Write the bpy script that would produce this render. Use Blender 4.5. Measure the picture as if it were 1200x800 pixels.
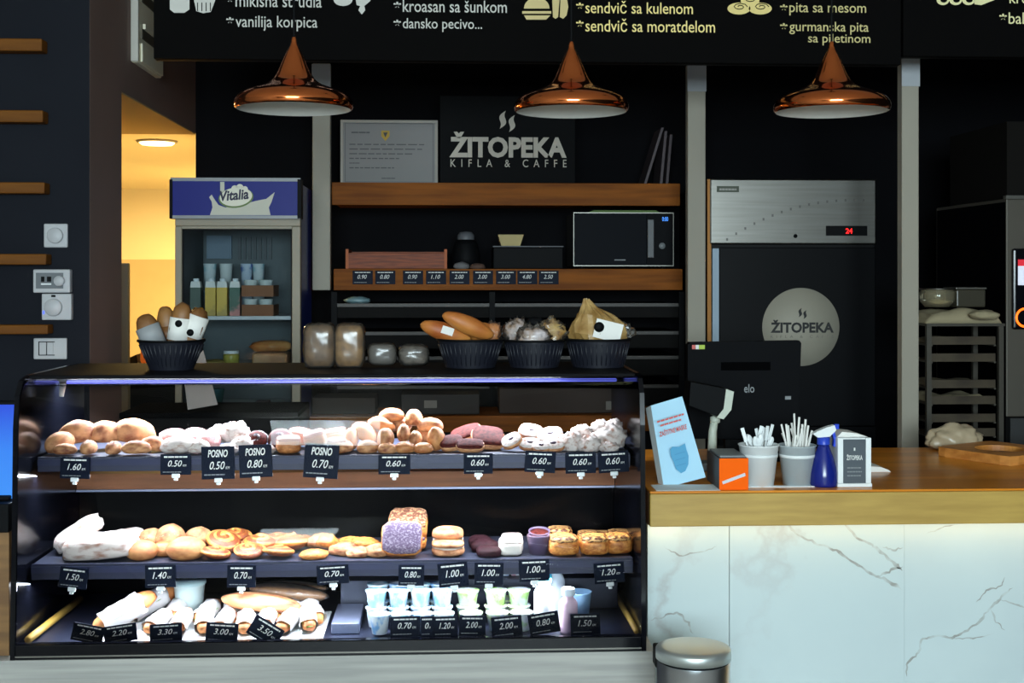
import bpy, bmesh, math, random
from mathutils import Vector, Matrix, noise
random.seed(7)
R = math.radians
C = bpy.context.scene.collection
for o in list(bpy.data.objects):
    bpy.data.objects.remove(o)

# ------------------------------------------------------------------ camera, light, exposure
F, CX, HY, EYE = 1500.0, 600.0, 322.0, 1.6
TH = math.atan(0.05)
ST, CT = math.sin(TH), math.cos(TH)
cam = bpy.data.objects.new('camera', bpy.data.cameras.new('camera'))
C.objects.link(cam)
cam.location = (0, 0, EYE)
cam.rotation_euler = (R(90), 0, -TH)
cam.data.sensor_width = 36.0
cam.data.lens = 36.0 * F / 1200.0
cam.data.shift_y = -(400 - HY) / 1200.0
cam.data.clip_start = 0.05
bpy.context.scene.camera = cam
vs = bpy.context.scene.view_settings
vs.view_transform = 'Standard'; vs.look = 'None'; vs.gamma = 1.0; vs.use_curve_mapping = False
vs.exposure = 0.0
bpy.context.scene.display_settings.display_device = 'sRGB'
world = bpy.data.worlds.new('world'); bpy.context.scene.world = world
world.use_nodes = True
bg = world.node_tree.nodes['Background']
bg.inputs[0].default_value = (0.75, 0.88, 1.0, 1); bg.inputs[1].default_value = 0.6

def area(name, loc, rot, sx, sy, power, col, spread=180):
    l = bpy.data.lights.new(name, 'AREA'); l.shape = 'RECTANGLE'; l.size = sx; l.size_y = sy
    l.energy = power; l.color = col; l.spread = R(spread)
    o = bpy.data.objects.new(name, l); C.objects.link(o); o.location = loc; o.rotation_euler = rot
    return o
# daylight through the shop window behind the camera (high, to one side)
area('window_daylight', (0.05, -3.9, 2.05), (R(89), 0, 0), 3.0, 1.3, 440, (0.76, 0.93, 1.0))
# the kitchen's own ceiling lamp light
area('kitchen_lamp_light', (-2.0, 6.4, 2.2), (0, 0, 0), 0.4, 0.4, 85, (1.0, 0.69, 0.25))
area('kitchen_unseen_lamp_light', (-1.7, 8.6, 2.2), (0, 0, 0), 0.4, 0.4, 75, (1.0, 0.69, 0.25))  # second lamp out of view, added to brighten the rear wall
# display-case light strips (their tubes are modelled in the case)
LEDC = (0.80, 0.89, 1.0)
area('case_top_light', (-0.38, 3.55, 1.312), (R(12), 0, 0), 1.40, 0.03, 36, LEDC)
area('case_upper_shelf_light', (-0.38, 3.36, 1.082), (R(-18), 0, 0), 1.44, 0.02, 15.0, LEDC)
area('case_middle_shelf_light', (-0.38, 3.31, 0.815), (R(-20), 0, 0), 1.44, 0.02, 12.0, LEDC)
# warm strip under the counter edge
area('counter_strip_light', (1.22, 3.362, 0.940), (R(8), 0, 0), 2.2, 0.02, 1.3, (1.0, 0.70, 0.30))

# ------------------------------------------------------------------ placing helpers
def T(u, D):
    return D / (CT - (u - CX) / F * ST)
def X(u, D):
    return T(u, D) * (ST + (u - CX) / F * CT)
def Z(v, D, u=600):
    return EYE - (v - HY) / F * T(u, D)
def W(u, v, D):
    return Vector((X(u, D), D, Z(v, D, u)))
def G(u, v, z):            # point on the level plane z
    t = (EYE - z) * F / (v - HY)
    a = (u - CX) / F
    return Vector((t * (ST + a * CT), t * (CT - a * ST), z))
def S(D): return D / F

# ------------------------------------------------------------------ materials
def lin(c):
    return tuple(((x / 255) / 12.92 if x / 255 <= .04045 else ((x / 255 + .055) / 1.055) ** 2.4) for x in c) + (1,)
MATS = {}
def mat(name, col, rough=.5, metal=0, col2=None, nscale=8, ndet=3, stretch=None, bump=0, bscale=40, emit=None, estr=0, spec=None, coat=0, lo=.35, hi=.65, rnd=0, trans=0):
    if name in MATS: return MATS[name]
    m = bpy.data.materials.new(name); m.use_nodes = True
    nt = m.node_tree; b = nt.nodes['Principled BSDF']
    b.inputs['Base Color'].default_value = lin(col); b.inputs['Roughness'].default_value = rough; b.inputs['Metallic'].default_value = metal
    if spec is not None: b.inputs['Specular IOR Level'].default_value = spec
    if coat: b.inputs['Coat Weight'].default_value = coat; b.inputs['Coat Roughness'].default_value = .08
    if trans: b.inputs['Transmission Weight'].default_value = trans
    tc = nt.nodes.new('ShaderNodeTexCoord')
    src = tc.outputs['Object']
    if stretch:
        mp = nt.nodes.new('ShaderNodeMapping'); mp.inputs['Scale'].default_value = stretch
        nt.links.new(src, mp.inputs[0]); src = mp.outputs[0]
    out = None
    if col2:
        n = nt.nodes.new('ShaderNodeTexNoise'); n.inputs['Scale'].default_value = nscale; n.inputs['Detail'].default_value = ndet
        if rnd:
            n.noise_dimensions = '4D'
            oi = nt.nodes.new('ShaderNodeObjectInfo'); mu = nt.nodes.new('ShaderNodeMath'); mu.operation = 'MULTIPLY'; mu.inputs[1].default_value = 20
            nt.links.new(oi.outputs['Random'], mu.inputs[0]); nt.links.new(mu.outputs[0], n.inputs['W'])
        nt.links.new(src, n.inputs['Vector'])
        r = nt.nodes.new('ShaderNodeValToRGB')
        r.color_ramp.elements[0].position = lo; r.color_ramp.elements[1].position = hi
        r.color_ramp.elements[0].color = lin(col); r.color_ramp.elements[1].color = lin(col2)
        nt.links.new(n.outputs['Fac'], r.inputs[0]); nt.links.new(r.outputs[0], b.inputs['Base Color'])
    if bump:
        n2 = nt.nodes.new('ShaderNodeTexNoise'); n2.inputs['Scale'].default_value = bscale; n2.inputs['Detail'].default_value = 3
        nt.links.new(src, n2.inputs['Vector'])
        bp = nt.nodes.new('ShaderNodeBump'); bp.inputs['Strength'].default_value = bump; bp.inputs['Distance'].default_value = .004
        nt.links.new(n2.outputs['Fac'], bp.inputs['Height']); nt.links.new(bp.outputs[0], b.inputs['Normal'])
    if emit:
        b.inputs['Emission Color'].default_value = lin(emit); b.inputs['Emission Strength'].default_value = estr
    MATS[name] = m
    return m
def glass(name, tint=(1, 1, 1), ior=1.45, rough=0.0, body=0, bodycol=(200, 200, 200)):
    if name in MATS: return MATS[name]
    m = bpy.data.materials.new(name); m.use_nodes = True; nt = m.node_tree
    for n in list(nt.nodes):
        if n.type != 'OUTPUT_MATERIAL': nt.nodes.remove(n)
    outn = [n for n in nt.nodes if n.type == 'OUTPUT_MATERIAL'][0]
    tr = nt.nodes.new('ShaderNodeBsdfTransparent'); tr.inputs[0].default_value = tuple(tint) + (1,)
    gl = nt.nodes.new('ShaderNodeBsdfGlossy'); gl.inputs['Roughness'].default_value = rough
    fr = nt.nodes.new('ShaderNodeFresnel'); fr.inputs[0].default_value = ior
    base = tr.outputs[0]
    if body:
        df = nt.nodes.new('ShaderNodeBsdfDiffuse'); df.inputs[0].default_value = lin(bodycol)
        mb = nt.nodes.new('ShaderNodeMixShader'); mb.inputs[0].default_value = body
        nt.links.new(tr.outputs[0], mb.inputs[1]); nt.links.new(df.outputs[0], mb.inputs[2]); base = mb.outputs[0]
    mx = nt.nodes.new('ShaderNodeMixShader')
    nt.links.new(fr.outputs[0], mx.inputs[0]); nt.links.new(base, mx.inputs[1]); nt.links.new(gl.outputs[0], mx.inputs[2])
    nt.links.new(mx.outputs[0], outn.inputs[0]); MATS[name] = m
    return m
def marble():
    m = bpy.data.materials.new('marble'); m.use_nodes = True; nt = m.node_tree; b = nt.nodes['Principled BSDF']
    b.inputs['Roughness'].default_value = .35
    tc = nt.nodes.new('ShaderNodeTexCoord')
    mp = nt.nodes.new('ShaderNodeMapping'); mp.inputs['Rotation'].default_value = (0, R(35), 0)
    nt.links.new(tc.outputs['Object'], mp.inputs[0])
    n1 = nt.nodes.new('ShaderNodeTexNoise'); n1.inputs['Scale'].default_value = 1.6; n1.inputs['Detail'].default_value = 7; n1.inputs['Roughness'].default_value = .55
    nt.links.new(mp.outputs[0], n1.inputs['Vector'])
    ab = nt.nodes.new('ShaderNodeMath'); ab.operation = 'SUBTRACT'; ab.inputs[1].default_value = .56
    nt.links.new(n1.outputs['Fac'], ab.inputs[0])
    aa = nt.nodes.new('ShaderNodeMath'); aa.operation = 'ABSOLUTE'; nt.links.new(ab.outputs[0], aa.inputs[0])
    r = nt.nodes.new('ShaderNodeValToRGB')
    r.color_ramp.elements[0].position = 0; r.color_ramp.elements[0].color = lin((182, 190, 191))
    r.color_ramp.elements[1].position = .022; r.color_ramp.elements[1].color = lin((196, 212, 214))
    nt.links.new(aa.outputs[0], r.inputs[0])
    n2 = nt.nodes.new('ShaderNodeTexNoise'); n2.inputs['Scale'].default_value = 2.2; n2.inputs['Detail'].default_value = 4
    nt.links.new(tc.outputs['Object'], n2.inputs['Vector'])
    r2 = nt.nodes.new('ShaderNodeValToRGB'); r2.color_ramp.elements[0].position = .25; r2.color_ramp.elements[1].position = .75
    r2.color_ramp.elements[0].color = lin((190, 204, 207)); r2.color_ramp.elements[1].color = lin((204, 219, 220))
    nt.links.new(n2.outputs['Fac'], r2.inputs[0])
    mx = nt.nodes.new('ShaderNodeMix'); mx.data_type = 'RGBA'
    # veins only where a broad mask lets them
    n3 = nt.nodes.new('ShaderNodeTexNoise'); n3.inputs['Scale'].default_value = 1.3; nt.links.new(tc.outputs['Object'], n3.inputs['Vector'])
    r3 = nt.nodes.new('ShaderNodeValToRGB'); r3.color_ramp.elements[0].position = .45; r3.color_ramp.elements[1].position = .6
    nt.links.new(n3.outputs['Fac'], r3.inputs[0])
    nt.links.new(r3.outputs[0], mx.inputs[0]); nt.links.new(r2.outputs[0], mx.inputs[6]); nt.links.new(r.outputs[0], mx.inputs[7])
    nt.links.new(mx.outputs[2], b.inputs['Base Color'])
    return m
M_wall = mat('dark_wall_paint', (29, 31, 37), .7, spec=.06, col2=(25, 27, 33), nscale=2)
M_back = mat('black_wall_paint', (13, 13, 16), .75, spec=.06, col2=(10, 10, 13), nscale=2)
M_pier = mat('lit_brown_grey', (132, 108, 98), .7, col2=(120, 98, 90), nscale=1.5)
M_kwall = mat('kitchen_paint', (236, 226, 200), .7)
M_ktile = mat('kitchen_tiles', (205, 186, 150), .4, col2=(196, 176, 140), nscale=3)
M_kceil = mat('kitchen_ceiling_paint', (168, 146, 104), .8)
M_ceil = mat('ceiling_paint', (226, 222, 214), .9)
M_plaster = mat('grey_plaster', (150, 148, 144), .9)
M_floor = mat('floor_tiles', (168, 162, 152), .45, col2=(150, 145, 136), nscale=3)
M_white = mat('white_trim_paint', (160, 154, 140), .6, spec=.2)
M_oak = mat('oak_shelf', (142, 80, 18), .6, spec=.15, col2=(110, 58, 10), nscale=3, ndet=6, stretch=(1, 6, 14), bump=.1)
M_ledge = mat('ledge_wood', (112, 66, 10), .6, spec=.2, col2=(90, 50, 6), nscale=3, stretch=(1, 6, 14))
M_oaktop = mat('counter_wood', (232, 146, 36), .3, col2=(196, 112, 20), nscale=2.2, ndet=6, stretch=(1, 7, 12), coat=.15)
M_oakedge = mat('counter_edge_wood', (186, 152, 74), .45, col2=(168, 134, 62), nscale=5, ndet=6, stretch=(1, 4, 9))
M_oakdark = mat('dull_wood', (150, 92, 52), .6, col2=(122, 72, 38), nscale=3, ndet=6, stretch=(1, 6, 14))
M_marble = marble()
M_lamin = mat('grey_laminate', (168, 166, 160), .5, col2=(146, 145, 141), nscale=4, ndet=5, stretch=(.6, 1, 16))
M_black = mat('black_gloss', (7, 8, 14), .15, spec=.3)
M_blackm = mat('black_matt', (11, 12, 14), .6, spec=.10)
M_blackw = mat('black_board', (12, 12, 14), .6, spec=.15)
M_navy = mat('tag_card', (9, 18, 36), .5, spec=.08)
M_chalk = mat('chalk_white', (226, 226, 222), .9)
M_cream = mat('chalk_cream', (250, 228, 150), .9)
M_creamb = mat('chalk_yellow_white', (240, 232, 176), .9)
M_steel = mat('stainless_steel', (150, 148, 142), .28, 1.0, col2=(140, 138, 132), nscale=3, stretch=(1, 1, 30))
M_steeld = mat('dull_steel', (120, 118, 112), .4, 1.0)
M_alu = mat('aluminium_rail', (150, 158, 186), .35, .8)
M_rail = mat('dark_price_rail', (30, 34, 58), .35, .2)
M_shelft = mat('dark_shelf_plate', (54, 58, 74), .4, .2)
M_deck = mat('dark_deck_plate', (34, 38, 54), .35, .2)
M_matt0 = mat('soft_black', (9, 9, 11), 1, spec=0)
M_copper = mat('polished_copper', (246, 138, 78), .11, 1.0)
M_lampin = mat('lamp_inner_enamel', (226, 224, 216), .5)
M_plast = mat('white_plastic', (232, 236, 236), .4)
M_plastg = mat('grey_plastic', (128, 132, 134), .4)
M_led = mat('led_tube', (24, 24, 60), .6, spec=.05, emit=(110, 122, 255), estr=.95)
M_paper = mat('paper', (232, 230, 224), .8)
M_paperw = mat('wrapping_paper', (206, 202, 200), .8)
M_glass = glass('clear_glass', ior=1.25)
M_glassd = glass('fridge_glass', tint=(.86, .90, .92), ior=1.2)
M_film = glass('plastic_film', ior=1.45, rough=.15, body=.05, bodycol=(220, 215, 205))
M_glassjar = glass('jar_glass', tint=(.86, .95, .93), ior=1.4, body=.15)
# food
M_crust = mat('bread_crust', (196, 128, 70), .6, col2=(146, 80, 38), nscale=7, rnd=1)
M_crustp = mat('pale_crust', (200, 144, 98), .65, col2=(122, 60, 32), nscale=3.4, ndet=5, rnd=1, lo=.40, hi=.66)
M_bun = mat('bun_crust', (202, 142, 88), .6, col2=(156, 88, 46), nscale=3.2, rnd=1)
M_gold = mat('golden_crust', (222, 150, 72), .5, col2=(164, 84, 32), nscale=7, rnd=1)
M_cinn = mat('cinnamon_filling', (138, 66, 30), .5, col2=(106, 48, 20), nscale=9)
M_choc = mat('chocolate', (92, 38, 34), .65, col2=(54, 20, 18), nscale=9, spec=.08)
M_chocp = mat('cocoa_cake', (54, 28, 34), .6, col2=(30, 14, 18), nscale=12, spec=.1)
M_pink = mat('pink_icing', (196, 128, 132), .6, col2=(216, 176, 170), nscale=6, rnd=1)
M_powder = mat('powdered_sugar', (206, 194, 188), .9, col2=(140, 88, 62), nscale=5.5, rnd=1, lo=.48, hi=.74)
M_dust = mat('sugar_dusted_dark', (206, 196, 204), .8, col2=(58, 38, 40), nscale=9, lo=.40, hi=.56)
M_jam = mat('dark_jam', (44, 16, 38), .3)
M_crumb = mat('purple_crumble', (84, 66, 92), .8, col2=(150, 138, 152), nscale=20, lo=.45, hi=.75)
M_white_f = mat('white_cream', (216, 208, 198), .7)
M_nut = mat('nut_topping', (82, 42, 22), .5, col2=(212, 160, 96), nscale=8, ndet=5, lo=.44, hi=.56)
M_ham = mat('ham_filling', (186, 92, 70), .5, col2=(216, 140, 110), nscale=50)
M_green = mat('salad_leaf', (120, 158, 66), .5, col2=(84, 128, 46), nscale=60)
M_brownbag = mat('brown_wrapped_bread', (142, 98, 50), .5, col2=(104, 64, 30), nscale=14, rnd=1)
M_greyfilm = mat('grey_paper_label', (150, 152, 154), .6)

# ------------------------------------------------------------------ mesh builder
class MB:
    def __init__(s):
        s.bm = bmesh.new(); s.mats = []
    def mi(s, m):
        if m not in s.mats: s.mats.append(m)
        return s.mats.index(m)
    def _fin(s, verts, m, smooth=False, mtx=None):
        i = s.mi(m)
        if mtx is not None: bmesh.ops.transform(s.bm, matrix=mtx, verts=verts)
        vset = set(verts)
        for v in verts:
            for f in v.link_faces:
                if all(w in vset for w in f.verts): f.material_index = i; f.smooth = smooth
        return s
    def box(s, a, b, m, bev=0, mtx=None, smooth=False):
        a, b = Vector(a), Vector(b)
        lo = Vector(map(min, a, b)); hi = Vector(map(max, a, b))
        r = bmesh.ops.create_cube(s.bm, size=1)['verts']
        d = hi - lo
        for v in r: v.co = Vector((lo.x + (v.co.x + .5) * d.x, lo.y + (v.co.y + .5) * d.y, lo.z + (v.co.z + .5) * d.z))
        if bev:
            es = list({e for v in r for e in v.link_edges})
            bev = min(bev, min(d) * .49)
            q = bmesh.ops.bevel(s.bm, geom=es + r, offset=bev, segments=2, profile=.5, affect='EDGES')
            r = list({v for v in q['verts']} | {v for v in r if v.is_valid})
        return s._fin(r, m, smooth, mtx)
    def lathe(s, prof, m, n=32, mtx=None, smooth=True, cap=False):
        rings = []; vs_ = []
        for (rad, z) in prof:
            if rad < 1e-6:
                v = s.bm.verts.new((0, 0, z)); rings.append([v]); vs_.append(v)
            else:
                rg = [s.bm.verts.new((rad * math.cos(2 * math.pi * i / n), rad * math.sin(2 * math.pi * i / n), z)) for i in range(n)]
                rings.append(rg); vs_ += rg
        for a, b in zip(rings, rings[1:]):
            for i in range(n):
                j = (i + 1) % n
                if len(a) == 1 and len(b) == 1: continue
                if len(a) == 1: s.bm.faces.new((a[0], b[j], b[i]))
                elif len(b) == 1: s.bm.faces.new((a[i], a[j], b[0]))
                else: s.bm.faces.new((a[i], a[j], b[j], b[i]))
        if cap:
            if len(rings[0]) > 1: s.bm.faces.new(list(reversed(rings[0])))
            if len(rings[-1]) > 1: s.bm.faces.new(rings[-1])
        return s._fin(vs_, m, smooth, mtx)
    def tube(s, pts, rad, m, n=8, mtx=None, smooth=True):
        pts = [Vector(p) for p in pts]
        rr = rad if isinstance(rad, (list, tuple)) else [rad] * len(pts)
        rings = []; vs_ = []; up = None
        for k, p in enumerate(pts):
            d = (pts[min(k + 1, len(pts) - 1)] - pts[max(k - 1, 0)]).normalized()
            if up is None:
                up = Vector((0, 0, 1)) if abs(d.z) < .9 else Vector((1, 0, 0))
            side = d.cross(up).normalized(); up = side.cross(d).normalized()
            rg = [s.bm.verts.new(p + (side * math.cos(2 * math.pi * i / n) + up * math.sin(2 * math.pi * i / n)) * rr[k]) for i in range(n)]
            rings.append(rg); vs_ += rg
        for a, b in zip(rings, rings[1:]):
            for i in range(n):
                j = (i + 1) % n; s.bm.faces.new((a[i], a[j], b[j], b[i]))
        s.bm.faces.new(list(reversed(rings[0]))); s.bm.faces.new(rings[-1])
        return s._fin(vs_, m, smooth, mtx)
    def prism(s, poly, y0, y1, m, mtx=None, smooth=False):     # polygon in x,z extruded along y
        a = [s.bm.verts.new((p[0], y0, p[1])) for p in poly]
        b = [s.bm.verts.new((p[0], y1, p[1])) for p in poly]
        s.bm.faces.new(a); s.bm.faces.new(list(reversed(b)))
        for i in range(len(poly)):
            j = (i + 1) % len(poly); s.bm.faces.new((a[j], a[i], b[i], b[j]))
        return s._fin(a + b, m, smooth, mtx)
    def blob(s, rx, ry, rz, m, flat=-.5, nz=.06, nsc=2.0, seed=0, crease=0, ex=2.0, mtx=None, us=20, vs=12):
        r = bmesh.ops.create_uvsphere(s.bm, u_segments=us, v_segments=vs, radius=1)['verts']
        for v in r:
            c = v.co.normalized()
            if ex != 2.0:
                q = (abs(c.x) ** ex + abs(c.y) ** ex + abs(c.z) ** ex) ** (1 / ex)
                c = c / q
            k = 1 + nz * noise.noise(c * nsc + Vector((seed * 3.1, seed * 1.7, seed)))
            if crease and c.z > .1: k -= crease * math.exp(-(c.y / .13) ** 2) * min(1, (1 - abs(c.x)) * 2)
            c = c * k
            if c.z < flat: c.z = flat + (c.z - flat) * .12
            v.co = Vector((c.x * rx, c.y * ry, c.z * rz))
        return s._fin(r, m, True, mtx)
    def add_mesh(s, me, m, mtx):
        n0 = len(s.bm.verts); s.bm.from_mesh(me); s.bm.verts.ensure_lookup_table()
        return s._fin(s.bm.verts[n0:], m, False, mtx)
    def build(s, name, parent=None, label=None, cat=None, group=None, kind=None, loc=None, normals=True):
        if loc is not None: bmesh.ops.translate(s.bm, vec=-Vector(loc), verts=s.bm.verts[:])
        if parent is not None:
            off = wl(parent); bmesh.ops.translate(s.bm, vec=-off, verts=s.bm.verts[:])
        if normals: bmesh.ops.recalc_face_normals(s.bm, faces=s.bm.faces[:])
        me = bpy.data.meshes.new(name); s.bm.to_mesh(me); s.bm.free()
        for m in s.mats: me.materials.append(m)
        o = bpy.data.objects.new(name, me); C.objects.link(o)
        if loc is not None: o.location = loc
        if parent is not None: o.parent = parent
        tag(o, label, cat, group, kind)
        return o
def wl(o):
    v = Vector(o.location)
    while o.parent is not None:
        o = o.parent; v = v + Vector(o.location)
    return v
def tag(o, label=None, cat=None, group=None, kind=None):
    if label: o['label'] = label
    if cat: o['category'] = cat
    if group: o['group'] = group
    if kind: o['kind'] = kind
    return o
def thing(name, label, cat, loc, group=None):
    o = bpy.data.objects.new(name, None); C.objects.link(o); o.location = loc; o.empty_display_size = .05
    return tag(o, label, cat, group)
def copy_tree(o):
    c = o.copy(); C.objects.link(c)
    for ch in list(o.children):
        d = ch.copy(); C.objects.link(d); d.parent = c
        for g in list(ch.children):
            e = g.copy(); C.objects.link(e); e.parent = d
    return c
def structure(name, a, b, m, bev=0):
    return MB().box(a, b, m, bev).build(name, kind='structure')
ORD = ['first', 'second', 'third', 'fourth', 'fifth', 'sixth', 'seventh', 'eighth', 'ninth', 'tenth', 'eleventh', 'twelfth', 'thirteenth', 'fourteenth', 'fifteenth', 'sixteenth', 'seventeenth', 'eighteenth', 'nineteenth', 'twentieth']

# text ------------------------------------------------------------
TXT = {}
def text_mesh(body, bold=0.0, shear=0.0, space=1.0):
    key = (body, bold, shear, space)
    if key in TXT: return TXT[key]
    cu = bpy.data.curves.new('t', 'FONT'); cu.body = body; cu.size = 1; cu.resolution_u = 3; cu.offset = bold; cu.shear = shear
    cu.space_character = space; cu.fill_mode = 'FRONT'
    ob = bpy.data.objects.new('t', cu); C.objects.link(ob)
    dg = bpy.context.evaluated_depsgraph_get(); dg.update()
    me = bpy.data.meshes.new_from_object(ob.evaluated_get(dg))
    bpy.data.objects.remove(ob); bpy.data.curves.remove(cu)
    xs = [v.co.x for v in me.vertices] or [0, 1]; ys = [v.co.y for v in me.vertices] or [0, 1]
    TXT[key] = (me, min(xs), max(xs), min(ys), max(ys))
    return TXT[key]
def letters(mb, body, x0, z0, x1, z1, y, m, bold=0.0, shear=0.0, space=1.0, mtx=None):
    me, a, b, c, d = text_mesh(body, bold, shear, space)
    sx = (x1 - x0) / max(b - a, 1e-4); sz = (z1 - z0) / max(d - c, 1e-4)
    t = Matrix.Translation((x0, y, z0)) @ Matrix(((sx, 0, 0, 0), (0, 0, 1, 0), (0, sz, 0, 0), (0, 0, 0, 1))) @ Matrix.Translation((-a, -c, 0))
    mb.add_mesh(me, m, (mtx @ t) if mtx is not None else t)
def letters_px(mb, body, u0, v0, u1, v1, D, m, **k):
    p, q = W(u0, v1, D), W(u1, v0, D)
    letters(mb, body, p.x, p.z, q.x, q.z, D, m, **k)
def bars(mb, x0, z, x1, h, y, m, n=5, seed=0, mtx=None):        # a line of tiny unreadable print
    rr = random.Random(seed); x = x0
    while x < x1 - (x1 - x0) * .04:
        w = (x1 - x0) / n * rr.uniform(.5, 1.1); e = min(x + w, x1)
        mb.box((x, y, z), (e, y + .0003, z + h), m, mtx=mtx); x = e + (x1 - x0) * .025
def poly_px(mb, pts, D, th, m):
    q = [W(u, v, D) for u, v in pts]
    mb.prism([(p.x, p.z) for p in q], D, D + th, m)
def flame(mb, u, v, h, D, m, y):
    for (dx, dy, s_) in ((-.20, .06, .78), (.20, -.10, .74)):        # two S-curved leaf-shaped flames
        up, lo = [], []
        n = 14
        for i in range(n + 1):
            t = i / n; c = .22 * math.sin(2 * math.pi * (t - .5)) * -.5 + .34 * (t - .5); w = .17 * math.sin(math.pi * t) ** .9
            up.append((c - w, t - .5)); lo.append((c + w, t - .5))
        pts = up + lo[-2:0:-1]
        q = [W(u + (dx + px * s_) * h, v - (dy + py * s_) * h, D) for px, py in pts]
        mb.prism([(p.x, p.z) for p in q], y, y + .0006, m)
def boxpx(mb, u0, v0, u1, v1, D, dep, m, bev=0):
    p, q = W(u0, v1, D), W(u1, v0, D)
    return mb.box((p.x, D, p.z), (q.x, D + dep, q.z), m, bev)

# ================================================================== THE SETTING
XW = X(105, 4.17)            # face of the side wall with the kitchen opening
structure('floor', (-4.2, -4.2, -.1), (3.2, 10.2, 0), M_floor)
structure('ceiling', (-4.2, -4.2, 3.0), (3.2, 6.0, 3.1), M_ceil)
structure('wall_back', (XW, 5.9, 0), (3.2, 6.02, 3.0), M_back)
structure('wall_right', (3.0, -4.1, 0), (3.12, 6.0, 3.0), M_wall)
structure('wall_left', (-4.2, 4.17, 0), (XW - .14, 4.3, 3.0), M_wall)
structure('wall_side', (-4.2, -4.1, 0), (-4.08, 10.1, 3.0), M_plaster)
# pier: its front is painted like the wall, the light on its flank is put into a brown-grey colour
mb = MB(); mb.box((XW - .14, 4.172, 0), (XW, 4.573, 3.0), M_pier); mb.box((XW - .14, 4.17, 0), (XW - .0005, 4.1725, 3.0), M_wall); mb.build('wall_pier', kind='structure')
structure('wall_header', (XW - .14, 4.573, 2.246), (XW, 5.9, 3.0), M_pier)
# front wall with a high shop window
mb = MB()
mb.box((-4.1, -4.12, 0), (3.1, -4.0, 1.38), M_plaster); mb.box((-4.1, -4.12, 2.75), (3.1, -4.0, 3.0), M_plaster)
mb.box((-4.1, -4.12, 1.38), (-1.5, -4.0, 2.75), M_plaster); mb.box((1.6, -4.12, 1.38), (3.1, -4.0, 2.75), M_plaster)
mb.build('wall_front', kind='structure')
mb = MB()
for xx in (-1.5, .02, 1.55): mb.box((xx, -4.09, 1.38), (xx + .05, -4.03, 2.75), M_blackm)
mb.box((-1.5, -4.09, 1.38), (1.6, -4.03, 1.43), M_blackm); mb.box((-1.5, -4.09, 2.70), (1.6, -4.03, 2.75), M_blackm)
win = mb.build('window_1', kind='structure')
# kitchen beyond the opening
structure('wall_kitchen_back', (-4.2, 10.0, 0), (XW, 10.1, 3.0), M_kwall)
structure('wall_kitchen_right', (XW, 6.02, 0), (XW + .1, 10.1, 3.0), M_kwall)
mb = MB(); mb.box((-4.08, 9.98, 0), (XW, 10.0, Z(304, 10, 170)), M_ktile); mb.build('wall_kitchen_tiles', kind='structure')
structure('ceiling_kitchen', (-4.1, 5.9, 2.262), (XW, 10.1, 2.36), M_kwall)
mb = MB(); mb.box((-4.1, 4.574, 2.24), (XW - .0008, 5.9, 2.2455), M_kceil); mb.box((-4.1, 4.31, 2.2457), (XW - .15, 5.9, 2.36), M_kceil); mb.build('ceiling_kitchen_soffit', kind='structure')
# kitchen ceiling lamp
p = W(184, 169, 6.4); t = thing('ceiling_lamp', 'round flush ceiling lamp glowing warm white in the yellow kitchen', 'lamp', (p.x, 6.4, 2.262))
MB().lathe([(.0, -.02), (.075, -.02), (.085, -.012), (.085, 0)], mat('lamp_diffuser', (255, 240, 190), .5, emit=(255, 226, 150), estr=6), 28, Matrix.Translation((p.x, 6.4, 2.262))).build('diffuser', t)
MB().lathe([(.086, -.010), (.098, -.008), (.100, 0), (.086, 0)], M_white, 28, Matrix.Translation((p.x, 6.4, 2.262))).build('rim', t)
# kitchen fittings just inside the opening
t = thing('kitchen_worktable', 'dark kitchen worktable with a pale wooden top, seen through the yellow opening', 'table', (-1.75, 5.9, 0))
zt = Z(427, 5.9, 160)
MB().box((-2.5, 5.6, zt - .035), (XW - .01, 6.0, zt), mat('pale_worktop', (226, 190, 120), .4)).build('worktop', t)
MB().box((-2.45, 5.62, .08), (XW - .012, 5.98, zt - .036), M_blackm).build('cabinet', t)
for sx in (-2.4, XW - .06):
    for sy in (5.7, 5.9): MB().box((sx - .025, sy - .025, 0), (sx + .025, sy + .025, .0795), M_steeld).build('leg', t)
a = W(145, 424, 5.75)
t = thing('storage_box', 'black plastic storage box on the kitchen worktable behind the bread bucket', 'box', (X(153, 5.75), 5.85, zt))
mb = MB(); mb.prism([(X(143, 5.75), zt), (X(162, 5.75), zt), (X(160, 5.75), zt + .055), (X(145, 5.75), zt + .03)], 5.75, 5.95, M_blackm); mb.build('body', t)
boxpx(MB(), 164, 402, 196, 426, 5.72, .16, mat('terracotta_pot', (178, 96, 42), .6), .01).build('bread_crate', None, 'orange brown crate on the kitchen worktable between black box and bread bucket', 'crate', loc=(X(180, 5.72), 5.8, zt))
t = thing('kitchen_door_leaf', 'narrow pale door leaf standing open at the edge of the kitchen opening', 'door', (X(146, 5.2), 5.3, 0))
boxpx(MB(), 141, 308, 150, 430, 5.50, .04, M_white, .006).build('leaf', t)
MB().box((X(141, 5.50), 5.501, 0), (X(150, 5.50), 5.539, Z(430.3, 5.50, 145)), M_white).build('lower_panel', t)

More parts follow.
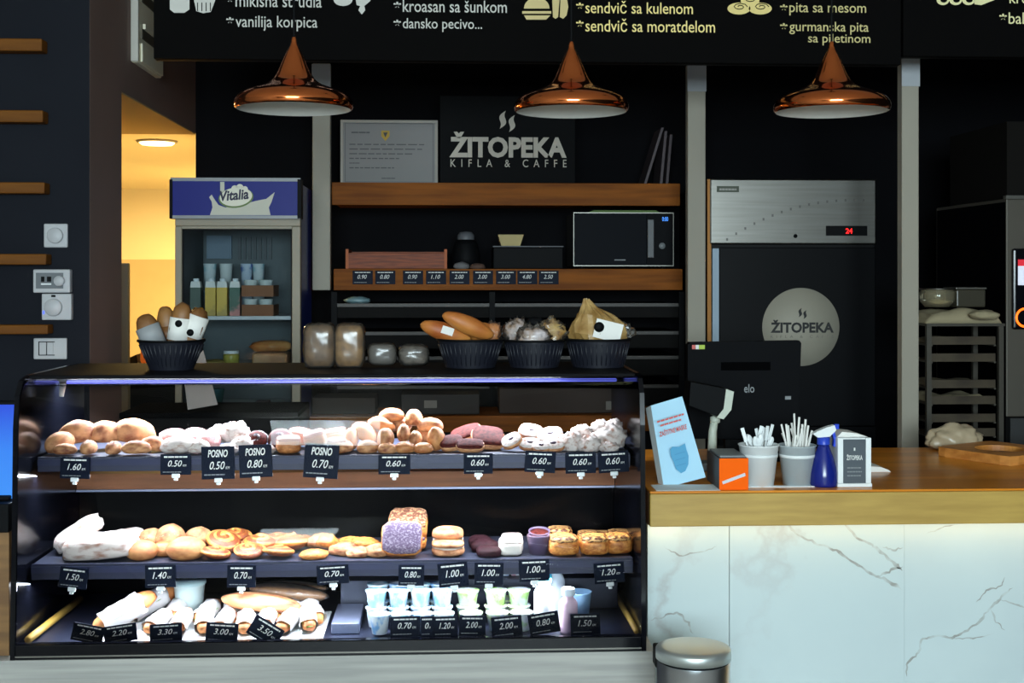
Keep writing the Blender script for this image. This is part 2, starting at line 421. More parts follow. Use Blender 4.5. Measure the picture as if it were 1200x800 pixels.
# white frame posts on the back wall
def post(u0, u1, v0, D, bottom, lab, name='frame_post'):
    p, q = X(u0, D), X(u1, D)
    t = thing(name, lab, 'post', ((p + q) / 2, D, bottom))
    zt = Z(v0, D, u0)
    MB().box((p, D, bottom), (q, D + .05, zt), M_white, .004).build('upright', t)
    MB().box((p - .002, D - .004, zt - .11), (q + .002, D - .0002, zt - .004), mat('pale_cap', (168, 172, 176), .5)).build('cap_strip', t)
post(366, 387, 74, 5.39, Z(340, 5.39, 376), 'short white hanging post beside the drinks fridge, ends above the loaves')
post(806, 827, 75, 5.1, 0, 'tall white post between the wooden shelves and the steel fridge')
post(1057, 1077, 65, 4.5, 0, 'tall white post between the steel fridge and the tray rack')

# ------------------------------------------------------------------ marble counter
ZC = 1.038
xl, xr = X(768.5, 3.2) + .001, 2.95
t = thing('sales_counter', 'long counter with oak top and white veined marble front', 'counter', ((xl + xr) / 2, 3.7, 0))
MB().box((xl, 3.3, ZC - .006), (xr, 4.1, ZC), M_oaktop, .002).build('worktop', t)
MB().box((xl, 3.299, ZC - .092), (xr, 3.325, ZC - .0065), M_oakedge, .003).build('front_edge', t)
MB().box((xl, 3.3255, ZC - .092), (xr, 4.1, ZC - .0062), M_oakdark).build('top_core', t)
M_vein = mat('marble_vein', (152, 154, 150), .4, col2=(192, 204, 204), nscale=22, lo=.38, hi=.6)
VEINS = [([(920, 612), (936, 627), (958, 638), (980, 645), (1002, 660), (1024, 674), (1040, 680), (1058, 692)], .0035), ([(988, 612), (1004, 630), (1022, 638), (1034, 648), (1048, 660), (1058, 668)], .004), ([(1034, 640), (1048, 644), (1058, 642)], .0025),
         ([(1030, 676), (1044, 668), (1058, 664)], .003), ([(1061, 792), (1064, 776), (1076, 764), (1080, 750), (1092, 745), (1116, 747), (1134, 738), (1152, 724), (1160, 712), (1172, 702), (1186, 688)], .0032), ([(1116, 747), (1140, 748), (1166, 742)], .0018), ([(1160, 712), (1168, 728), (1178, 738)], .0018), ([(1172, 702), (1192, 708), (1204, 712)], .0022), ([(1144, 706), (1156, 692), (1172, 686), (1178, 676)], .002),
         ([(762, 726), (778, 722), (794, 716), (806, 730), (812, 742)], .0025), ([(778, 640), (796, 652), (822, 646), (840, 640)], .0018), ([(1086, 626), (1104, 618), (1122, 614)], .0015)]
us = [(759, 854.4), (855.2, 1059.8), (1060, 1900)]
for i, (a, b) in enumerate(us):
    x0, x1 = max(X(a, 3.4), xl), min(X(b, 3.4), xr)
    mb = MB(); mb.box((x0, 3.40, 0), (x1, 3.42, ZC - .093), M_marble)
    for vp, vw in VEINS:
        pv = [W(u_, v_, 3.40) for u_, v_ in vp]
        if not (x0 < sum(p_.x for p_ in pv) / len(pv) < x1): continue
        fine = []
        for p_, q_ in zip(pv, pv[1:]):
            for k in range(6): fine.append(p_.lerp(q_, k / 6))
        fine.append(pv[-1]); nn = len(fine); up_, lo_ = [], []
        for k, p_ in enumerate(fine):
            d_ = (fine[min(k + 1, nn - 1)] - fine[max(k - 1, 0)]).normalized(); nrm = Vector((-d_.z, 0, d_.x))
            jit = .0045 * noise.noise(p_ * 55) + .004 * noise.noise(p_ * 140)
            hw_ = 1.7 * vw * (.35 + .9 * abs(noise.noise(p_ * 37 + Vector((3, 1, 2))))) * min(1, k / 3 + .1, (nn - 1 - k) / 3 + .1)
            up_.append(p_ + nrm * (jit + hw_)); lo_.append(p_ + nrm * (jit - hw_))
        va = [[mb.bm.verts.new((min(max(p_.x, x0 + .0005), x1 - .0005), 3.3997, min(p_.z, ZC - .0935))) for p_ in row] for row in (up_, lo_)]
        for k in range(nn - 1): mb.bm.faces.new((va[0][k], va[0][k + 1], va[1][k + 1], va[1][k]))
        mb._fin(va[0] + va[1], M_vein, False)
    mb.build('marble_slab', t)
MB().box((xl, 3.421, .1), (xr, 4.05, ZC - .0925), M_blackm).build('carcass', t)
MB().box((xl + .1, 3.362, ZC - .098), (xr, 3.374, ZC - .0925), mat('warm_strip', (255, 220, 150), .5, emit=(255, 205, 120), estr=2)).build('light_strip', t)

# plinth under the display case, and the neighbouring counter at the switch end
ZB = Z(768.5, 3.2, 380)
x0, x1 = X(-60, 3.2), X(768, 3.2)
t = thing('display_plinth', 'grey wood-grain plinth carrying the glass display case', 'plinth', (0, 3.5, 0))
MB().box((x0, 3.2, 0.08), (x1, 3.85, ZB), M_lamin, .002).build('body', t)
MB().box((x0 + .03, 3.25, 0), (x1 - .03, 3.8, .0795), M_blackm).build('toe_kick', t)
p = X(-70, 3.24); q = X(11, 3.24)
t = thing('side_counter', 'wood-fronted counter end with dark top beside the display case and blue screen', 'counter', ((p + q) / 2, 3.5, 0))
zs = Z(590, 3.24, 0)
MB().box((p, 3.24, ZB + .001), (q - .001, 3.8, Z(624, 3.24, 0)), mat('side_wood', (128, 92, 50), .5, col2=(104, 72, 38), nscale=4, stretch=(1, 3, 9))).build('front_panel', t)
MB().box((p, 3.235, Z(624, 3.24, 0) + .0005), (q - .001, 3.8, zs), M_blackm, .003).build('worktop', t)
t = thing('checkout_screen', 'black checkout terminal with bright blue screen at the switch end of the case', 'screen', (X(-15, 3.3), 3.35, zs))
pp, qq = X(-75, 3.3), X(17.5, 3.3)
MB().box((pp, 3.3, Z(588, 3.3, 0)), (qq + .004, 3.325, Z(470, 3.3, 0)), M_blackm, .004).build('bezel', t)
m = mat('blue_screen', (20, 60, 220), .3); nt = m.node_tree; b = nt.nodes['Principled BSDF']
tc = nt.nodes.new('ShaderNodeTexCoord'); sp = nt.nodes.new('ShaderNodeSeparateXYZ'); rp = nt.nodes.new('ShaderNodeValToRGB')
nt.links.new(tc.outputs['Generated'], sp.inputs[0]); nt.links.new(sp.outputs[2], rp.inputs[0]); nt.links.new(rp.outputs[0], b.inputs['Emission Color'])
rp.color_ramp.elements[0].color = lin((60, 150, 255)); rp.color_ramp.elements[1].color = lin((28, 70, 225)); rp.color_ramp.elements.new(.5).color = lin((48, 135, 250))
b.inputs['Emission Strength'].default_value = .9; b.inputs['Base Color'].default_value = (.01, .02, .05, 1)
MB().box((pp + .01, 3.2985, Z(584, 3.3, 0)), (qq, 3.2999, Z(474, 3.3, 0)), m).build('display', t)
MB().box(((pp + qq) / 2 - .05, 3.326, zs + .012), ((pp + qq) / 2 + .05, 3.36, Z(520, 3.3, 0)), M_blackm).build('neck', t)
MB().box(((pp + qq) / 2 - .09, 3.28, zs + .0005), ((pp + qq) / 2 + .09, 3.45, zs + .0115), M_blackm, .004).build('foot', t)
# ================================================================== DISPLAY CASE
CXL, CXR = X(11.5, 3.2), X(757.5, 3.2)
ZF = Z(751, 3.2, 380)       # bottom of the glass
ZTOP = 1.345
case = thing('display_case', 'large black glass-fronted bakery display case filled with pastries', 'display case', ((CXL + CXR) / 2, 3.5, ZB))
prof = [(3.2, ZB + .0008), (3.2, ZF), (3.215, 1.0), (3.222, 1.22), (3.235, 1.30), (3.265, 1.335), (3.32, ZTOP), (3.75, ZTOP), (3.8, ZTOP - .03), (3.8, ZB + .0008)]
def end_panel(x0, x1):
    mb = MB()
    mb.prism(prof, x0, x1, M_black, mtx=Matrix(((0, 1, 0, 0), (1, 0, 0, 0), (0, 0, 1, 0), (0, 0, 0, 1))))
    o = mb.build('end_panel', case); return o
end_panel(CXL, CXL + .012); end_panel(CXR - .012, CXR)
# swapped prism axes: profile along y, extruded in x
MB().box((CXL + .0125, 3.2, ZB + .001), (CXR - .0125, 3.228, ZF), M_black, .002).build('lower_frame', case)
MB().box((CXL + .0125, 3.199, ZB + .0065), (CXR - .0125, 3.1998, ZB + .0105), M_steeld).build('trim_line', case)
gpts = [(3.206, ZF + .0005), (3.219, 1.0), (3.226, 1.22), (3.238, 1.296), (3.262, 1.326), (3.30, 1.3345)]
mb = MB()
a_ = [mb.bm.verts.new((CXL + .0125, y, z)) for y, z in gpts]; b_ = [mb.bm.verts.new((CXR - .0125, y, z)) for y, z in gpts]
for i in range(len(gpts) - 1): mb.bm.faces.new((a_[i], a_[i + 1], b_[i + 1], b_[i]))
mb._fin(a_ + b_, M_glass, True)
fg = mb.build('front_glass', case, normals=True)
sm = fg.modifiers.new('thick', 'SOLIDIFY'); sm.thickness = .004
mb = MB(); mb.box((CXL + .0125, 3.302, ZTOP - .0095), (CXR - .0125, 3.75, ZTOP), mat('case_top', (12, 12, 15), .6, spec=.08), .003); mb.build('top_slab', case)
MB().box((X(72, 3.6), 3.585, ZTOP - .045), (X(722, 3.6), 3.600, ZTOP - .037), M_led, .002).build('light_tube', case)
MB().box((X(66, 3.6), 3.60, ZTOP - .050), (X(728, 3.6), 3.63, ZTOP - .010), M_black).build('tube_holder', case)
mb = MB(); mb.tube([(X(68, 3.45), 3.45, Z(441, 3.45)), (X(74, 3.45), 3.45, Z(444, 3.45)), (X(72, 3.45), 3.45, Z(462, 3.45))], [.006, .010, .006], M_plast, 10); mb.build('glass_clamp', case)
# shelves
ZU = Z(534, 3.35, 380); ZM = Z(658, 3.3, 380); ZD = ZF - .012
def shelf(name, y0, y1, z, railh):
    o = MB().box((CXL + .02, y0 + .006, z - .012), (CXR - .02, y1, z), M_shelft, .001).build(name, case)
    r = MB().box((CXL + .02, y0, z - railh), (CXR - .02, y0 + .0058, z + .002), M_rail, .001).build('price_rail', o)
    MB().box((CXL + .02, y0 - .0022, z - railh * .55), (CXR - .02, y0 - .0002, z - railh * .12), mat('rail_strip', (26, 32, 66), .3)).build('rail_insert', o)
    MB().box((CXL + .05, y0 + .008, z - .026), (CXR - .05, y0 + .022, z - .0122), M_led, .001).build('light_tube', o)
    return o
shelf('upper_shelf', 3.35, 3.70, ZU, .036)
shelf('middle_shelf', 3.30, 3.60, ZM, .038)
MB().box((CXL + .013, 3.229, ZD - .010), (CXR - .013, 3.76, ZD), M_deck, .001).build('bottom_deck', case)
# wooden board and perforated back
zb0, zb1 = Z(571, 3.72, 400), Z(553, 3.72, 400)
MB().box((CXL + .013, 3.72, zb0), (CXR - .013, 3.78, zb1), M_oakdark).build('wooden_board', case)
MB().box((CXL + .013, 3.715, zb0 - .006), (CXR - .013, 3.78, zb0 - .0005), M_alu).build('board_trim', case)
perf = mat('perforated_metal', (4, 4, 6), .6, spec=.04); nt = perf.node_tree; b = nt.nodes['Principled BSDF']
tc = nt.nodes.new('ShaderNodeTexCoord'); vo = nt.nodes.new('ShaderNodeTexVoronoi'); vo.inputs['Scale'].default_value = 62; vo.inputs['Randomness'].default_value = 0
rp = nt.nodes.new('ShaderNodeValToRGB'); rp.color_ramp.elements[0].position = .26; rp.color_ramp.elements[0].color = lin((56, 60, 120)); rp.color_ramp.elements[1].position = .34; rp.color_ramp.elements[1].color = lin((4, 4, 6))  # bluish dots paint the glints of lit holes into the colour
pn_ = nt.nodes.new('ShaderNodeTexNoise'); pn_.inputs['Scale'].default_value = 6; pr_ = nt.nodes.new('ShaderNodeValToRGB'); pr_.color_ramp.elements[0].position = .46; pr_.color_ramp.elements[1].position = .66
pm_ = nt.nodes.new('ShaderNodeMix'); pm_.data_type = 'RGBA'; pm_.inputs[6].default_value = lin((4, 4, 6))
nt.links.new(tc.outputs['Object'], pn_.inputs['Vector']); nt.links.new(pn_.outputs['Fac'], pr_.inputs[0]); nt.links.new(pr_.outputs[0], pm_.inputs[0])
nt.links.new(tc.outputs['Object'], vo.inputs['Vector']); nt.links.new(vo.outputs['Distance'], rp.inputs[0]); nt.links.new(rp.outputs[0], pm_.inputs[7]); nt.links.new(pm_.outputs[2], b.inputs['Base Color'])
MB().box((CXL + .013, 3.75, ZD + .0005), (CXR - .013, 3.78, zb0 - .007), perf).build('back_panel', case)
mb = MB(); mb.tube([(X(33, 3.25), 3.25, ZD + .012), (X(40, 3.25), 3.65, ZD + .012)], .010, M_oakedge, 8); mb.build('side_rail', case)
mb = MB(); mb.tube([(X(746, 3.25), 3.25, ZD + .012), (X(744, 3.25), 3.65, ZD + .012)], .008, M_oakedge, 8); mb.build('side_rail', case)
# low rear step of the deck
MB().box((X(400, 3.55), 3.52, ZD + .0005), (CXR - .03, 3.70, ZD + .085), M_shelft, .002).build('deck_step', case)
MB().box((X(392, 3.4), 3.30, ZD + .0005), (X(424, 3.4), 3.50, ZD + .028), M_alu, .002).build('drain_cover', case)

# ------------------------------------------------------------------ price tags
def price_tag(u, v, w, h, D, tilt, price, head, lab, group, lean=0, clip=True, seed=0, km=True):
    s = S(D); ww, hh = w * s, h * s
    p = W(u, v, D)
    mb = MB(); mb.box((-ww / 2, -.001, -hh / 2), (ww / 2, .001, hh / 2), M_navy, .0006)
    o = mb.build('price_tag', None, lab, 'price tag', group)
    mb = MB(); y = -.0018
    zt = hh * .5
    if head:
        letters(mb, head, -ww * .30, zt - hh * .33, ww * .30, zt - hh * .10, y, M_chalk, bold=.02, shear=.2)
    else:
        bars(mb, -ww * .38, zt - hh * .17, ww * .38, hh * .07, y, M_chalk, 4, seed)
    n = len(price)
    pz0 = -hh * .5 + hh * (.40 if not head else .30); ph = hh * .30 if not head else hh * .24
    pw = ww * (.115 * n if n > 1 else .30)
    if price:
        letters(mb, price, -pw * .55, pz0, pw * .45, pz0 + ph, y, M_chalk, bold=.004, shear=.28)
        if km: letters(mb, 'KM', pw * .5, pz0, pw * .5 + ww * .12, pz0 + ph * .35, y, M_chalk, shear=.2)
    bars(mb, -ww * .42, -hh * .5 + hh * .12, ww * .2, hh * .035, y, M_plastg, 5, seed + 9)
    mb.build('lettering', o)
    if clip:
        mb = MB(); mb.box((-.010, -.004, -hh / 2 - .008), (.010, .0025, -hh / 2 + .003), M_plast, .002)
        mb.box((-.005, -.004, -hh / 2 - .015), (.005, .0025, -hh / 2 - .0085), M_plast, .002)
        mb.build('clip', o)
    o.location = p; o.rotation_euler = (R(-lean), R(tilt), 0)
    return o
def tag_row(rows, D, where, group, **k):
    n = len(rows)
    for i, (u, v, w, h, tilt, price, head) in enumerate(rows):
        what = 'navy price tag reading ' + (head + ' ' if head else '') + (price if price else 'sideways price')
        price_tag(u, v, w, h, D, tilt, price, head, f'{what}, {where}, {ORD[i]} from the switch end', group, seed=i * 3 + int(D * 100), **k)
tag_row([(88, 548, 34, 25, 2, '1.60', ''), (206, 544, 35, 24, 0, '0.50', ''), (255.5, 542, 38, 38, -1, '0.50', 'POSNO'), (299.5, 540, 38, 38, -2, '0.80', 'POSNO'),
         (376.5, 540, 40, 40, 4, '0.70', 'POSNO'), (462, 544, 37, 23, 0, '0.60', ''), (560.5, 543, 34, 24, 0, '0.60', ''), (633, 541, 36, 25, 3, '0.60', ''), (680.5, 542, 36, 25, -1, '0.60', ''), (719, 541, 36, 25, -3, '0.60', '')],
        3.343, 'upper shelf rail', 'price tags on the upper shelf rail')
tag_row([(86, 677, 32, 24, 7, '1.50', ''), (188, 675, 35, 26, -1, '1.40', ''), (283, 675, 33, 26, 1, '0.70', ''), (390, 673, 37, 22, -3, '0.70', ''), (482, 674, 30, 24, 1, '0.80', ''),
         (531, 673, 35, 28, -5, '1.00', ''), (573, 672, 34, 26, 1, '1.00', ''), (626, 668, 36, 26, -2, '1.00', ''), (714, 671, 36, 24, -4, '1.20', '')],
        3.293, 'middle shelf rail', 'price tags on the middle shelf rail')
tag_row([(103, 742, 36, 20, 12, '2.80', ''), (141, 742, 38, 20, -8, '2.20', ''), (194.5, 741, 37, 20, -3, '3.30', ''), (260, 741, 37, 22, 4, '3.00', ''), (311, 740, 38, 24, 32, '3.50', '')],
        3.238, 'standing before the sandwiches', 'price tags before the sandwiches', clip=False, lean=8)
tag_row([(475, 734, 35, 23, -1, '0.70', ''), (500.5, 734, 15, 23, -1, '0', ''), (522, 734, 29, 23, -1, '1.20', ''), (553.5, 733, 31, 23, 1, '2.00', ''), (594, 734, 36, 24, -5, '2.00', ''), (637.5, 730, 36, 24, -9, '0.80', ''), (686, 731, 35, 24, -1, '1.50', '')],
        3.238, 'standing before the yoghurts', 'price tags before the yoghurts', clip=False, lean=8)

# ------------------------------------------------------------------ pastries
def rowlab(desc, where, i, n, end='the switch end'):
    return f'{desc}, {where}, {ORD[i]} from {end}'
REST = [0.0, 0.0, 9.0]        # shelf height, front limit and rear limit of what is being filled
def settle(o):
    mw = Matrix.LocRotScale(o.location, o.rotation_euler, o.scale)
    pts = [mw @ v.co for m_ in [o] + list(o.children) if m_.type == 'MESH' for v in m_.data.vertices]
    lz = min(p.z for p in pts); ly = min(p.y for p in pts); hy = max(p.y for p in pts)
    if lz < REST[0] + .0006: o.location.z += REST[0] + .0006 - lz
    if ly < REST[1]: o.location.y += REST[1] - ly
    elif hy > REST[2]: o.location.y -= min(hy - REST[2], ly - REST[1])
class Kind:
    def __init__(s, root): s.root = root; s.used = False
    def put(s, loc, scale, rot, label, cat, group):
        o = s.root if not s.used else copy_tree(s.root); s.used = True
        o.location = loc; o.scale = scale; o.rotation_euler = rot
        settle(o)
        tag(o, label, cat, group); return o
def k_roll(name='bread_roll', m=None, crease=.10, seed=1, ry=.62, nz=.05):
    return Kind(MB().blob(.5, .5 * ry, .5, m or M_crustp, flat=-.6, nz=nz, crease=crease, seed=seed).build(name))
def place_row(kind, items, desc, where, cat, group):
    items = sorted(items, key=lambda r: r[0])
    for i, it in enumerate(items):
        u, v, D, w, h = it[:5]; rz = it[5] if len(it) > 5 else 0; ry = it[6] if len(it) > 6 else 0; dep = it[7] if len(it) > 7 else w
        k = kind[i % len(kind)] if isinstance(kind, list) else kind
        s = S(D)
        k.put(W(u, v, D), (w * s, dep * s, h * s), (0, R(ry), R(rz)), rowlab(desc, where, i, len(items)), cat, group)
REST[:] = [ZU, 3.358, 3.70]
# upper shelf ------------------------------------------------------
rA = [k_roll(seed=1), k_roll(seed=4), k_roll(seed=9)]
place_row(rA, [(70, 519, 3.43, 36, 26, 40, -15), (91, 508, 3.48, 44, 32, 15, -8), (123, 508, 3.5, 40, 30, 20, 0), (157, 507, 3.52, 50, 34, 10, 8), (180, 522, 3.45, 30, 20, 0, 10)], 'large floury bread roll', 'upper shelf pile, back layer', 'bread roll', 'floury rolls on the upper shelf')
place_row(rA, [(76, 527, 3.39, 28, 15, 5), (104, 525, 3.39, 28, 19, 80), (133, 525.5, 3.39, 28, 18, 85), (160, 525, 3.39, 34, 18, 8)], 'small floury bread roll', 'upper shelf pile, front layer', 'bread roll', 'floury rolls on the upper shelf')
kp = [Kind(MB().blob(.5, .5, .5, M_pink, flat=-.6, nz=.18, seed=3).build('iced_pastry')), Kind(MB().blob(.5, .45, .5, M_powder, flat=-.6, nz=.2, seed=8).build('iced_pastry'))]
place_row(kp, [(203, 513, 3.49, 34, 22, 20), (209, 522, 3.41, 42, 22, 0), (228, 512, 3.52, 32, 22, -10), (232, 524, 3.40, 26, 18, 0), (244, 517, 3.46, 30, 22, 10)], 'pink and white sugared pastry', 'upper shelf', 'pastry', 'pink sugared pastries on the upper shelf')
kw = Kind(MB().blob(.5, .5, .5, M_powder, flat=-.6, nz=.34, nsc=3.2, seed=5, us=28, vs=18).build('powdered_pastry'))
place_row(kw, [(258, 510, 3.52, 32, 24), (275, 508, 3.50, 34, 26), (284, 521, 3.42, 26, 18), (268, 526, 3.39, 24, 12), (312, 527, 3.39, 22, 10)], 'white powdered pastry', 'upper shelf beside the dark swirls', 'pastry', 'white powdered pastries on the upper shelf')
def spiral(name, m1, m2, turns=2.4, hgt=.5, flatc=True):
    mb = MB(); pts = []; rad = []
    n = int(turns * 18)
    for i in range(n + 1):
        t = i / n; a = t * turns * 2 * math.pi; r = .41 * (1 - t) ** .85 + .02
        pts.append((r * math.cos(a), r * math.sin(a), -.5 + hgt * .5 + .30 * t)); rad.append(.10 - .025 * t)
    root = mb.blob(.44, .44, .26, m2, flat=-.9, nz=.03, seed=2, mtx=Matrix.Translation((0, 0, -.2))).build(name)
    mb = MB(); mb.tube(pts, rad, m1, 8); mb.build('dough_coil', root)
    return Kind(root)
ks = spiral('chocolate_swirl', M_dust, M_choc)
place_row(ks, [(300, 512, 3.43, 28, 36, 20, 0), (327, 511, 3.43, 32, 40, -30, 0)], 'sugar-dusted dark chocolate swirl bun', 'upper shelf', 'swirl bun', 'chocolate swirls on the upper shelf')
for o in [x for x in C.objects if x.name.startswith('chocolate_swirl') and x.parent is None]:
    o.rotation_euler = (R(50), 0, 0); settle(o)
def slab(name, mside, mtop, seed=0, ex=4, toph=.2):
    mb = MB(); mb.blob(.5, .5, .5, mside, flat=-1, nz=.05, ex=ex, seed=seed)
    root = mb.build(name)
    MB().blob(.47, .47, toph, mtop, flat=-1, nz=.08, ex=ex, seed=seed + 4, mtx=Matrix.Translation((0, 0, .5 - toph * .55))).build('topping', root)
    return Kind(root)
ksq = slab('iced_square', M_crust, mat('pale_pink_icing', (182, 134, 118), .6, col2=(150, 88, 72), nscale=4, rnd=1))
place_row(ksq, [(338, 522, 3.41, 28, 18, 10, 0, 34), (352, 512, 3.50, 26, 16, -12, 12, 34), (370, 520, 3.42, 26, 22, 8, -14, 34), (391, 513, 3.5, 30, 18, -8, -10, 34), (395, 524, 3.40, 22, 16, 12, 0, 30)], 'brown cake square with pale pink icing', 'upper shelf', 'cake square', 'iced squares on the upper shelf')
pile = [(404, 524, 3.39, 24, 16, 60, 0), (411, 515, 3.44, 24, 30, 70, 30), (427, 507, 3.47, 34, 22, -20, 30), (431, 525, 3.40, 26, 18, 10, 0), (447, 498, 3.50, 34, 20, 15, 12), (452, 514, 3.42, 26, 26, 80, 0), (459, 487, 3.52, 30, 18, 5, 0),
        (454, 526, 3.39, 24, 15, 0, 0), (473, 508, 3.44, 22, 24, 85, -20), (485, 491, 3.51, 26, 24, 70, 10), (475, 525, 3.40, 26, 16, 20, 0), (487, 515, 3.43, 22, 22, 80, 0), (504, 499, 3.49, 32, 20, -12, 0), (496, 526, 3.39, 24, 15, 10, 0), (511, 515, 3.43, 26, 32, 75, -20), (470, 498, 3.54, 26, 20, 0, 0), (440, 517, 3.5, 30, 24, 0, 0), (499, 511, 3.5, 30, 24, 0, 0)]
rB = [k_roll('filled_roll', M_crustp, .06, 11, .75), k_roll('filled_roll', M_crustp, .14, 12, .7), k_roll('filled_roll', M_bun, .03, 13, .8)]
place_row(rB, pile, 'small oval golden roll', 'tall pile on upper shelf', 'bread roll', 'tall pile of golden rolls')
kch = slab('chocolate_cake', M_crustp, M_choc, 2, 3, .3)
place_row(kch, [(529, 521, 3.42, 30, 10, 10, -8, 24), (546, 509, 3.50, 40, 11, -10, -20, 26), (551, 523, 3.40, 34, 9, 5, 0, 20), (572, 514, 3.46, 40, 12, 6, 4, 38)], 'chocolate glazed pastry with pale edge', 'upper shelf', 'chocolate pastry', 'chocolate pastries on the upper shelf')
for o in [x for x in C.objects if x.name.startswith('chocolate_cake') and x.parent is None]:
    o.rotation_euler.x = R(30); settle(o)
def jamring():
    root = MB().blob(.5, .5, .5, M_crustp, flat=-.7, nz=.04, seed=6, ex=2.6).build('jam_biscuit')
    MB().blob(.47, .47, .2, M_powder, flat=-1, nz=.06, seed=4, ex=2.6, mtx=Matrix.Translation((0, 0, .34))).build('sugar_dusting', root)
    MB().blob(.17, .17, .12, M_jam, flat=-1, nz=.02, mtx=Matrix.Translation((0, 0, .47)), us=12, vs=8).build('jam_centre', root)
    return Kind(root)
kj = jamring()
place_row(kj, [(600, 517, 3.42, 25, 10, 0, -25, 22), (622, 507, 3.50, 30, 11, 0, 8, 26), (621, 521, 3.41, 26, 9, 0, 0, 20), (645, 511, 3.48, 32, 11, 0, -10, 26), (648, 523, 3.40, 28, 9, 0, 0, 20), (634, 527, 3.39, 22, 8, 0, 0, 16)], 'sugared biscuit with dark jam centre', 'upper shelf', 'biscuit', 'jam biscuits on the upper shelf')
for o in [x for x in C.objects if x.name.startswith('jam_biscuit') and x.parent is None]:
    o.rotation_euler.x = R(32); REST[:] = [ZU, 3.358, 3.70]; settle(o)
place_row(kw, [(670, 519, 3.42, 30, 26), (690, 521, 3.40, 28, 22), (681, 508, 3.50, 26, 20), (703, 502, 3.52, 22, 20), (719, 499, 3.50, 20, 16), (706, 516, 3.44, 28, 26), (717, 513, 3.43, 34, 32), (714, 526, 3.39, 24, 14)], 'white sugar-dusted ball pastry', 'upper shelf at the counter end', 'pastry', 'sugar-dusted balls at the counter end')
REST[:] = [ZM, 3.308, 3.60]
# middle shelf -----------------------------------------------------
kst = Kind(MB().blob(.5, .5, .5, M_powder, flat=-.7, nz=.14, nsc=3, ex=4, seed=7).build('strudel'))
place_row(kst, [(92, 637, 3.44, 58, 24, 10, -32, 36), (119, 645, 3.37, 84, 30, 0, -4, 50), (145, 636, 3.50, 44, 20, 0, -8, 40)], 'sugar-dusted white strudel', 'middle shelf', 'strudel', 'powdered strudels on the middle shelf')
kb = [Kind(MB().blob(.5, .5, .5, M_bun, flat=-.7, nz=.05, seed=21).build('round_bun')), Kind(MB().blob(.5, .5, .5, M_crustp, flat=-.7, nz=.05, seed=22).build('round_bun'))]
place_row(kb, [(166, 649, 3.36, 38, 24), (178, 632, 3.48, 32, 26), (200, 631, 3.46, 35, 34), (218, 646, 3.36, 46, 28), (233, 634, 3.48, 34, 28), (192, 650, 3.40, 30, 18)], 'smooth round pale bun', 'middle shelf', 'bun', 'round buns on the middle shelf')
kc = spiral('cinnamon_roll', M_gold, M_cinn, 2.6, .55)
place_row(kc, [(275, 622, 3.50, 38, 24, 0, 0), (264, 640, 3.43, 46, 34, 40, 0), (254, 653, 3.35, 40, 24, 90, 0), (292, 652, 3.36, 40, 24, 10, 0), (306, 637, 3.44, 42, 34, 60, 0), (328, 653, 3.36, 40, 24, 150, 0), (342, 637, 3.44, 40, 36, 200, 0), (357, 634, 3.5, 28, 20, 0, 0), (283, 640, 3.5, 36, 24, 0, 0), (325, 640, 3.5, 36, 24, 0, 0)], 'golden cinnamon swirl', 'middle shelf', 'cinnamon roll', 'cinnamon swirls on the middle shelf')
for i, o in enumerate([x for x in C.objects if x.name.startswith('cinnamon_roll') and x.parent is None]):
    o.rotation_euler.x = R([10, 24, 8, 10, 14, 8, 12, 10, 8, 8][i % 10]); settle(o)
kf = [Kind(MB().blob(.5, .5, .5, M_gold, flat=-.5, nz=.22, seed=31, crease=.15).build('folded_pastry')), Kind(MB().blob(.5, .5, .5, M_crustp, flat=-.5, nz=.25, seed=32, crease=.2).build('folded_pastry'))]
place_row(kf, [(368, 654, 3.34, 34, 14, 15, 0, 24), (384, 645, 3.42, 32, 22, 60, 20, 24), (403, 650, 3.38, 36, 18, -20, 0, 24), (420, 652, 3.36, 30, 14, 10, 0, 24), (429, 643, 3.45, 36, 16, 25, 8, 24), (441, 650, 3.36, 30, 18, -30, 0, 24), (376, 640, 3.48, 32, 20, 0, 0, 24), (412, 642, 3.46, 34, 18, 0, 0, 24)], 'flat folded golden pastry', 'middle shelf', 'pastry', 'folded pastries on the middle shelf')
ksl = slab('crumble_slice', M_gold, M_crumb, 3, 5, .3)
kst_ = slab('crumble_slice', M_gold, mat('brown_crumble', (96, 50, 30), .8, col2=(196, 150, 110), nscale=12, lo=.46, hi=.66), 3, 5, .3)
a = kst_.put(W(478, 616, 3.46), (46 * S(3.46), 50 * S(3.46), 22 * S(3.46)), (R(18), 0, 0), 'brown crumble cake slice lying on top of the slices, middle shelf', 'cake slice', 'crumble slices')
ksl.put(W(476, 634, 3.44), (48 * S(3.44), 36 * S(3.44), 14 * S(3.44)), (R(6), 0, 0), 'crumble cake slice hidden between the top and leaning slices, middle shelf', 'cake slice', 'crumble slices')
ksl.put(W(471, 641, 3.355), (48 * S(3.35), 40 * S(3.35), 16 * S(3.35)), (R(68), 0, 0), 'purple-grey crumble cake slice leaning upright to the glass, middle shelf', 'cake slice', 'crumble slices')
def creambun():
    root = MB().blob(.5, .5, .30, M_crustp, flat=-.3, nz=.04, ex=2.8, seed=41, mtx=Matrix.Translation((0, 0, .2))).build('cream_bun')
    MB().blob(.48, .48, .14, M_white_f, flat=-1, nz=.08, seed=42).build('cream_layer', root)
    MB().blob(.5, .5, .3, M_crustp, flat=-.9, nz=.04, ex=3, seed=43, mtx=Matrix.Translation((0, 0, -.22))).build('bun_base', root)
    return Kind(root)
kcb = creambun()
kcb.put(W(525, 631, 3.40), (37 * S(3.4), 37 * S(3.4), 28 * S(3.4)), (0, 0, 0), 'cream-filled bun on top of another, middle shelf', 'cream bun', 'cream buns')
